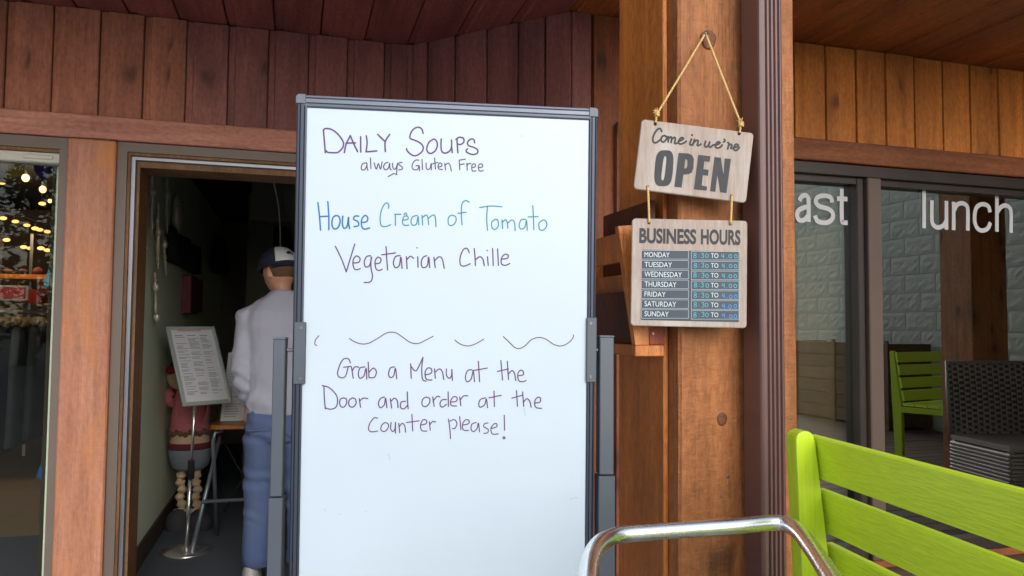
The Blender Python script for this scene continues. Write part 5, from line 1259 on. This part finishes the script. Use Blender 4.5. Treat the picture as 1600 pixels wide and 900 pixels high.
# shelf, red boxes and red signs
yS = 7.3
a, b = P(20, 432, Y=yS), P(84, 432, Y=yS)
sh = thing('wall_shelf', (a.x, yS, a.z), 'long orange wooden shelf at the back of the shop', 'shelf')
MB().box((a.x-1.5, yS, a.z-.02), (b.x, yS+.3, a.z+.02), .003).build('board', W_STOOL, sh)
MB().box((a.x-1.5, yS, a.z-.42), (b.x, yS+.3, a.z-.38), .003).build('board', W_STOOL, sh)
for px in (-20, 30, 84): q = P(px, 432, Y=yS); MB().box((q.x-.012, yS+.28, .2), (q.x+.012, yS+.3, a.z+.4)).build('bracket', M_STEEL, sh)
rn = random.Random(2)
for i in range(11):
    x = a.x-.3+i*.115; c = ((100, 34, 32), (52, 46, 44), (96, 72, 52), (70, 36, 50))[i % 4]
    tag(MB().ell((x, yS+.1, a.z+.05), (.04, .08, .02+.025*rn.random()), 10, 7).build('folded_hat', plain('folded knit %d' % i, col(*c), .9), None, True), '%s folded knit hat, %s from the left on the shop shelf' % (('red', 'grey brown', 'tan', 'plum')[i % 4], ('first', 'second', 'third', 'fourth', 'fifth', 'sixth', 'seventh', 'eighth', 'ninth', 'tenth', 'last')[i]), 'hat', 'folded knits on the shelf')
a, b = P(41, 452, Y=6.6), P(82, 474, Y=6.6)
tag(MB().box((a.x, 6.6, b.z), ((a.x+b.x)/2+.0, 6.75, a.z), .004).build('red_box', plain('bright red card', col(190, 40, 26), .6)), 'bright red box right of the white edged red sign', 'box')
tag(MB().box(((a.x+b.x)/2+.01, 6.5, b.z+.06), (b.x, 6.6, a.z+.05), .004).build('maroon_box', plain('maroon card', col(120, 28, 30), .6)), 'dark maroon box beside the bright red box', 'box')
a, b = P(-30, 445, Y=5.9), P(43, 470, Y=5.9)
rs_ = thing('red_sign', ((a.x+b.x)/2, 5.9, b.z), 'red sign with rounded white border on the clothes rail', 'sign')
MB().box((a.x, 5.9, b.z), (b.x, 5.92, a.z), .02).build('border', M_WHITEF, rs_)
MB().box((a.x+.012, 5.895, b.z+.012), (b.x-.012, 5.91, a.z-.012), .01).build('face', plain('red print', col(176, 52, 60), .5), rs_)
MB().cyl((b.x-.1, 5.91, b.z), (b.x-.1, 5.91, P(0, 487, Y=5.9).z), .005, 6).build('stem', M_STEEL, rs_)
ra, rb_ = P(-60, 487, Y=5.9), P(82, 487, Y=5.9)
rkk = thing('clothes_rail', (rb_.x-.8, 5.9, 0), 'metal clothes rail full of dark jackets inside the shop', 'clothes rail')
MB().cyl((ra.x-.6, 5.9, ra.z), (rb_.x, 5.9, ra.z), .014, 10).build('rail', M_STEEL, rkk, True)
for x in (rb_.x-.02, ra.x-.5): MB().cyl((x, 5.9, 0), (x, 5.9, ra.z), .014, 10).build('upright', M_STEEL, rkk, True)
jc = [(26, 30, 30), (44, 50, 48), (30, 34, 44), (52, 50, 44), (22, 24, 26)]
M_FUR = plain('tan fur collar', col(126, 108, 76), .95, bump=1, bscale=150, var=.4, vscale=50)
ON = ['first', 'second', 'third', 'fourth', 'fifth', 'sixth', 'seventh', 'eighth', 'ninth', 'tenth', 'eleventh', 'twelfth', 'thirteenth', 'fourteenth']
for i in range(14):
    x = rb_.x-.07-i*.105; c = jc[i % 5]; zt6 = ra.z-.07; rs = []
    L6 = .78+.12*((i*7) % 5)/5
    o = thing('hanging_jacket', (x, 5.9, zt6-L6), 'dark winter jacket with fur collar on the shop rail, %s' % (ON[i]+' from the doorway end'), 'jacket', 'dark jackets on the shop rail')
    for k_, (f_, s_) in enumerate(((0, .35), (.06, .8), (.3, .95), (.7, 1), (1, 1.05))):
        rs.append([Vector((x+math.cos(q)*.05*s_*(1+.15*math.sin(4*q+i)), 5.9+math.sin(q)*.22*s_, zt6-L6*f_)) for q in [2*math.pi*j/16 for j in range(16)]])
    MB().loft(rs).build('shell', plain('jacket cloth %d' % i, col(*c), .8, var=.3, vscale=20), o, True)
    fz = MB()
    for j in range(8): fz.ell(Vector((x+.03*math.sin(j), 5.9-.12+.03*j, zt6+.0+.01*math.cos(j*2))), (.034, .03, .03), 7, 5)
    fz.build('fur_collar', M_FUR, o, True)
    MB().tube([(x, 5.9, zt6), (x, 5.9, ra.z-.01), (x+.01, 5.9, ra.z+.02), (x, 5.9, ra.z+.03)], .003, 6).build('hanger_hook', M_STEEL, o, True)
print('objects', len(bpy.data.objects))
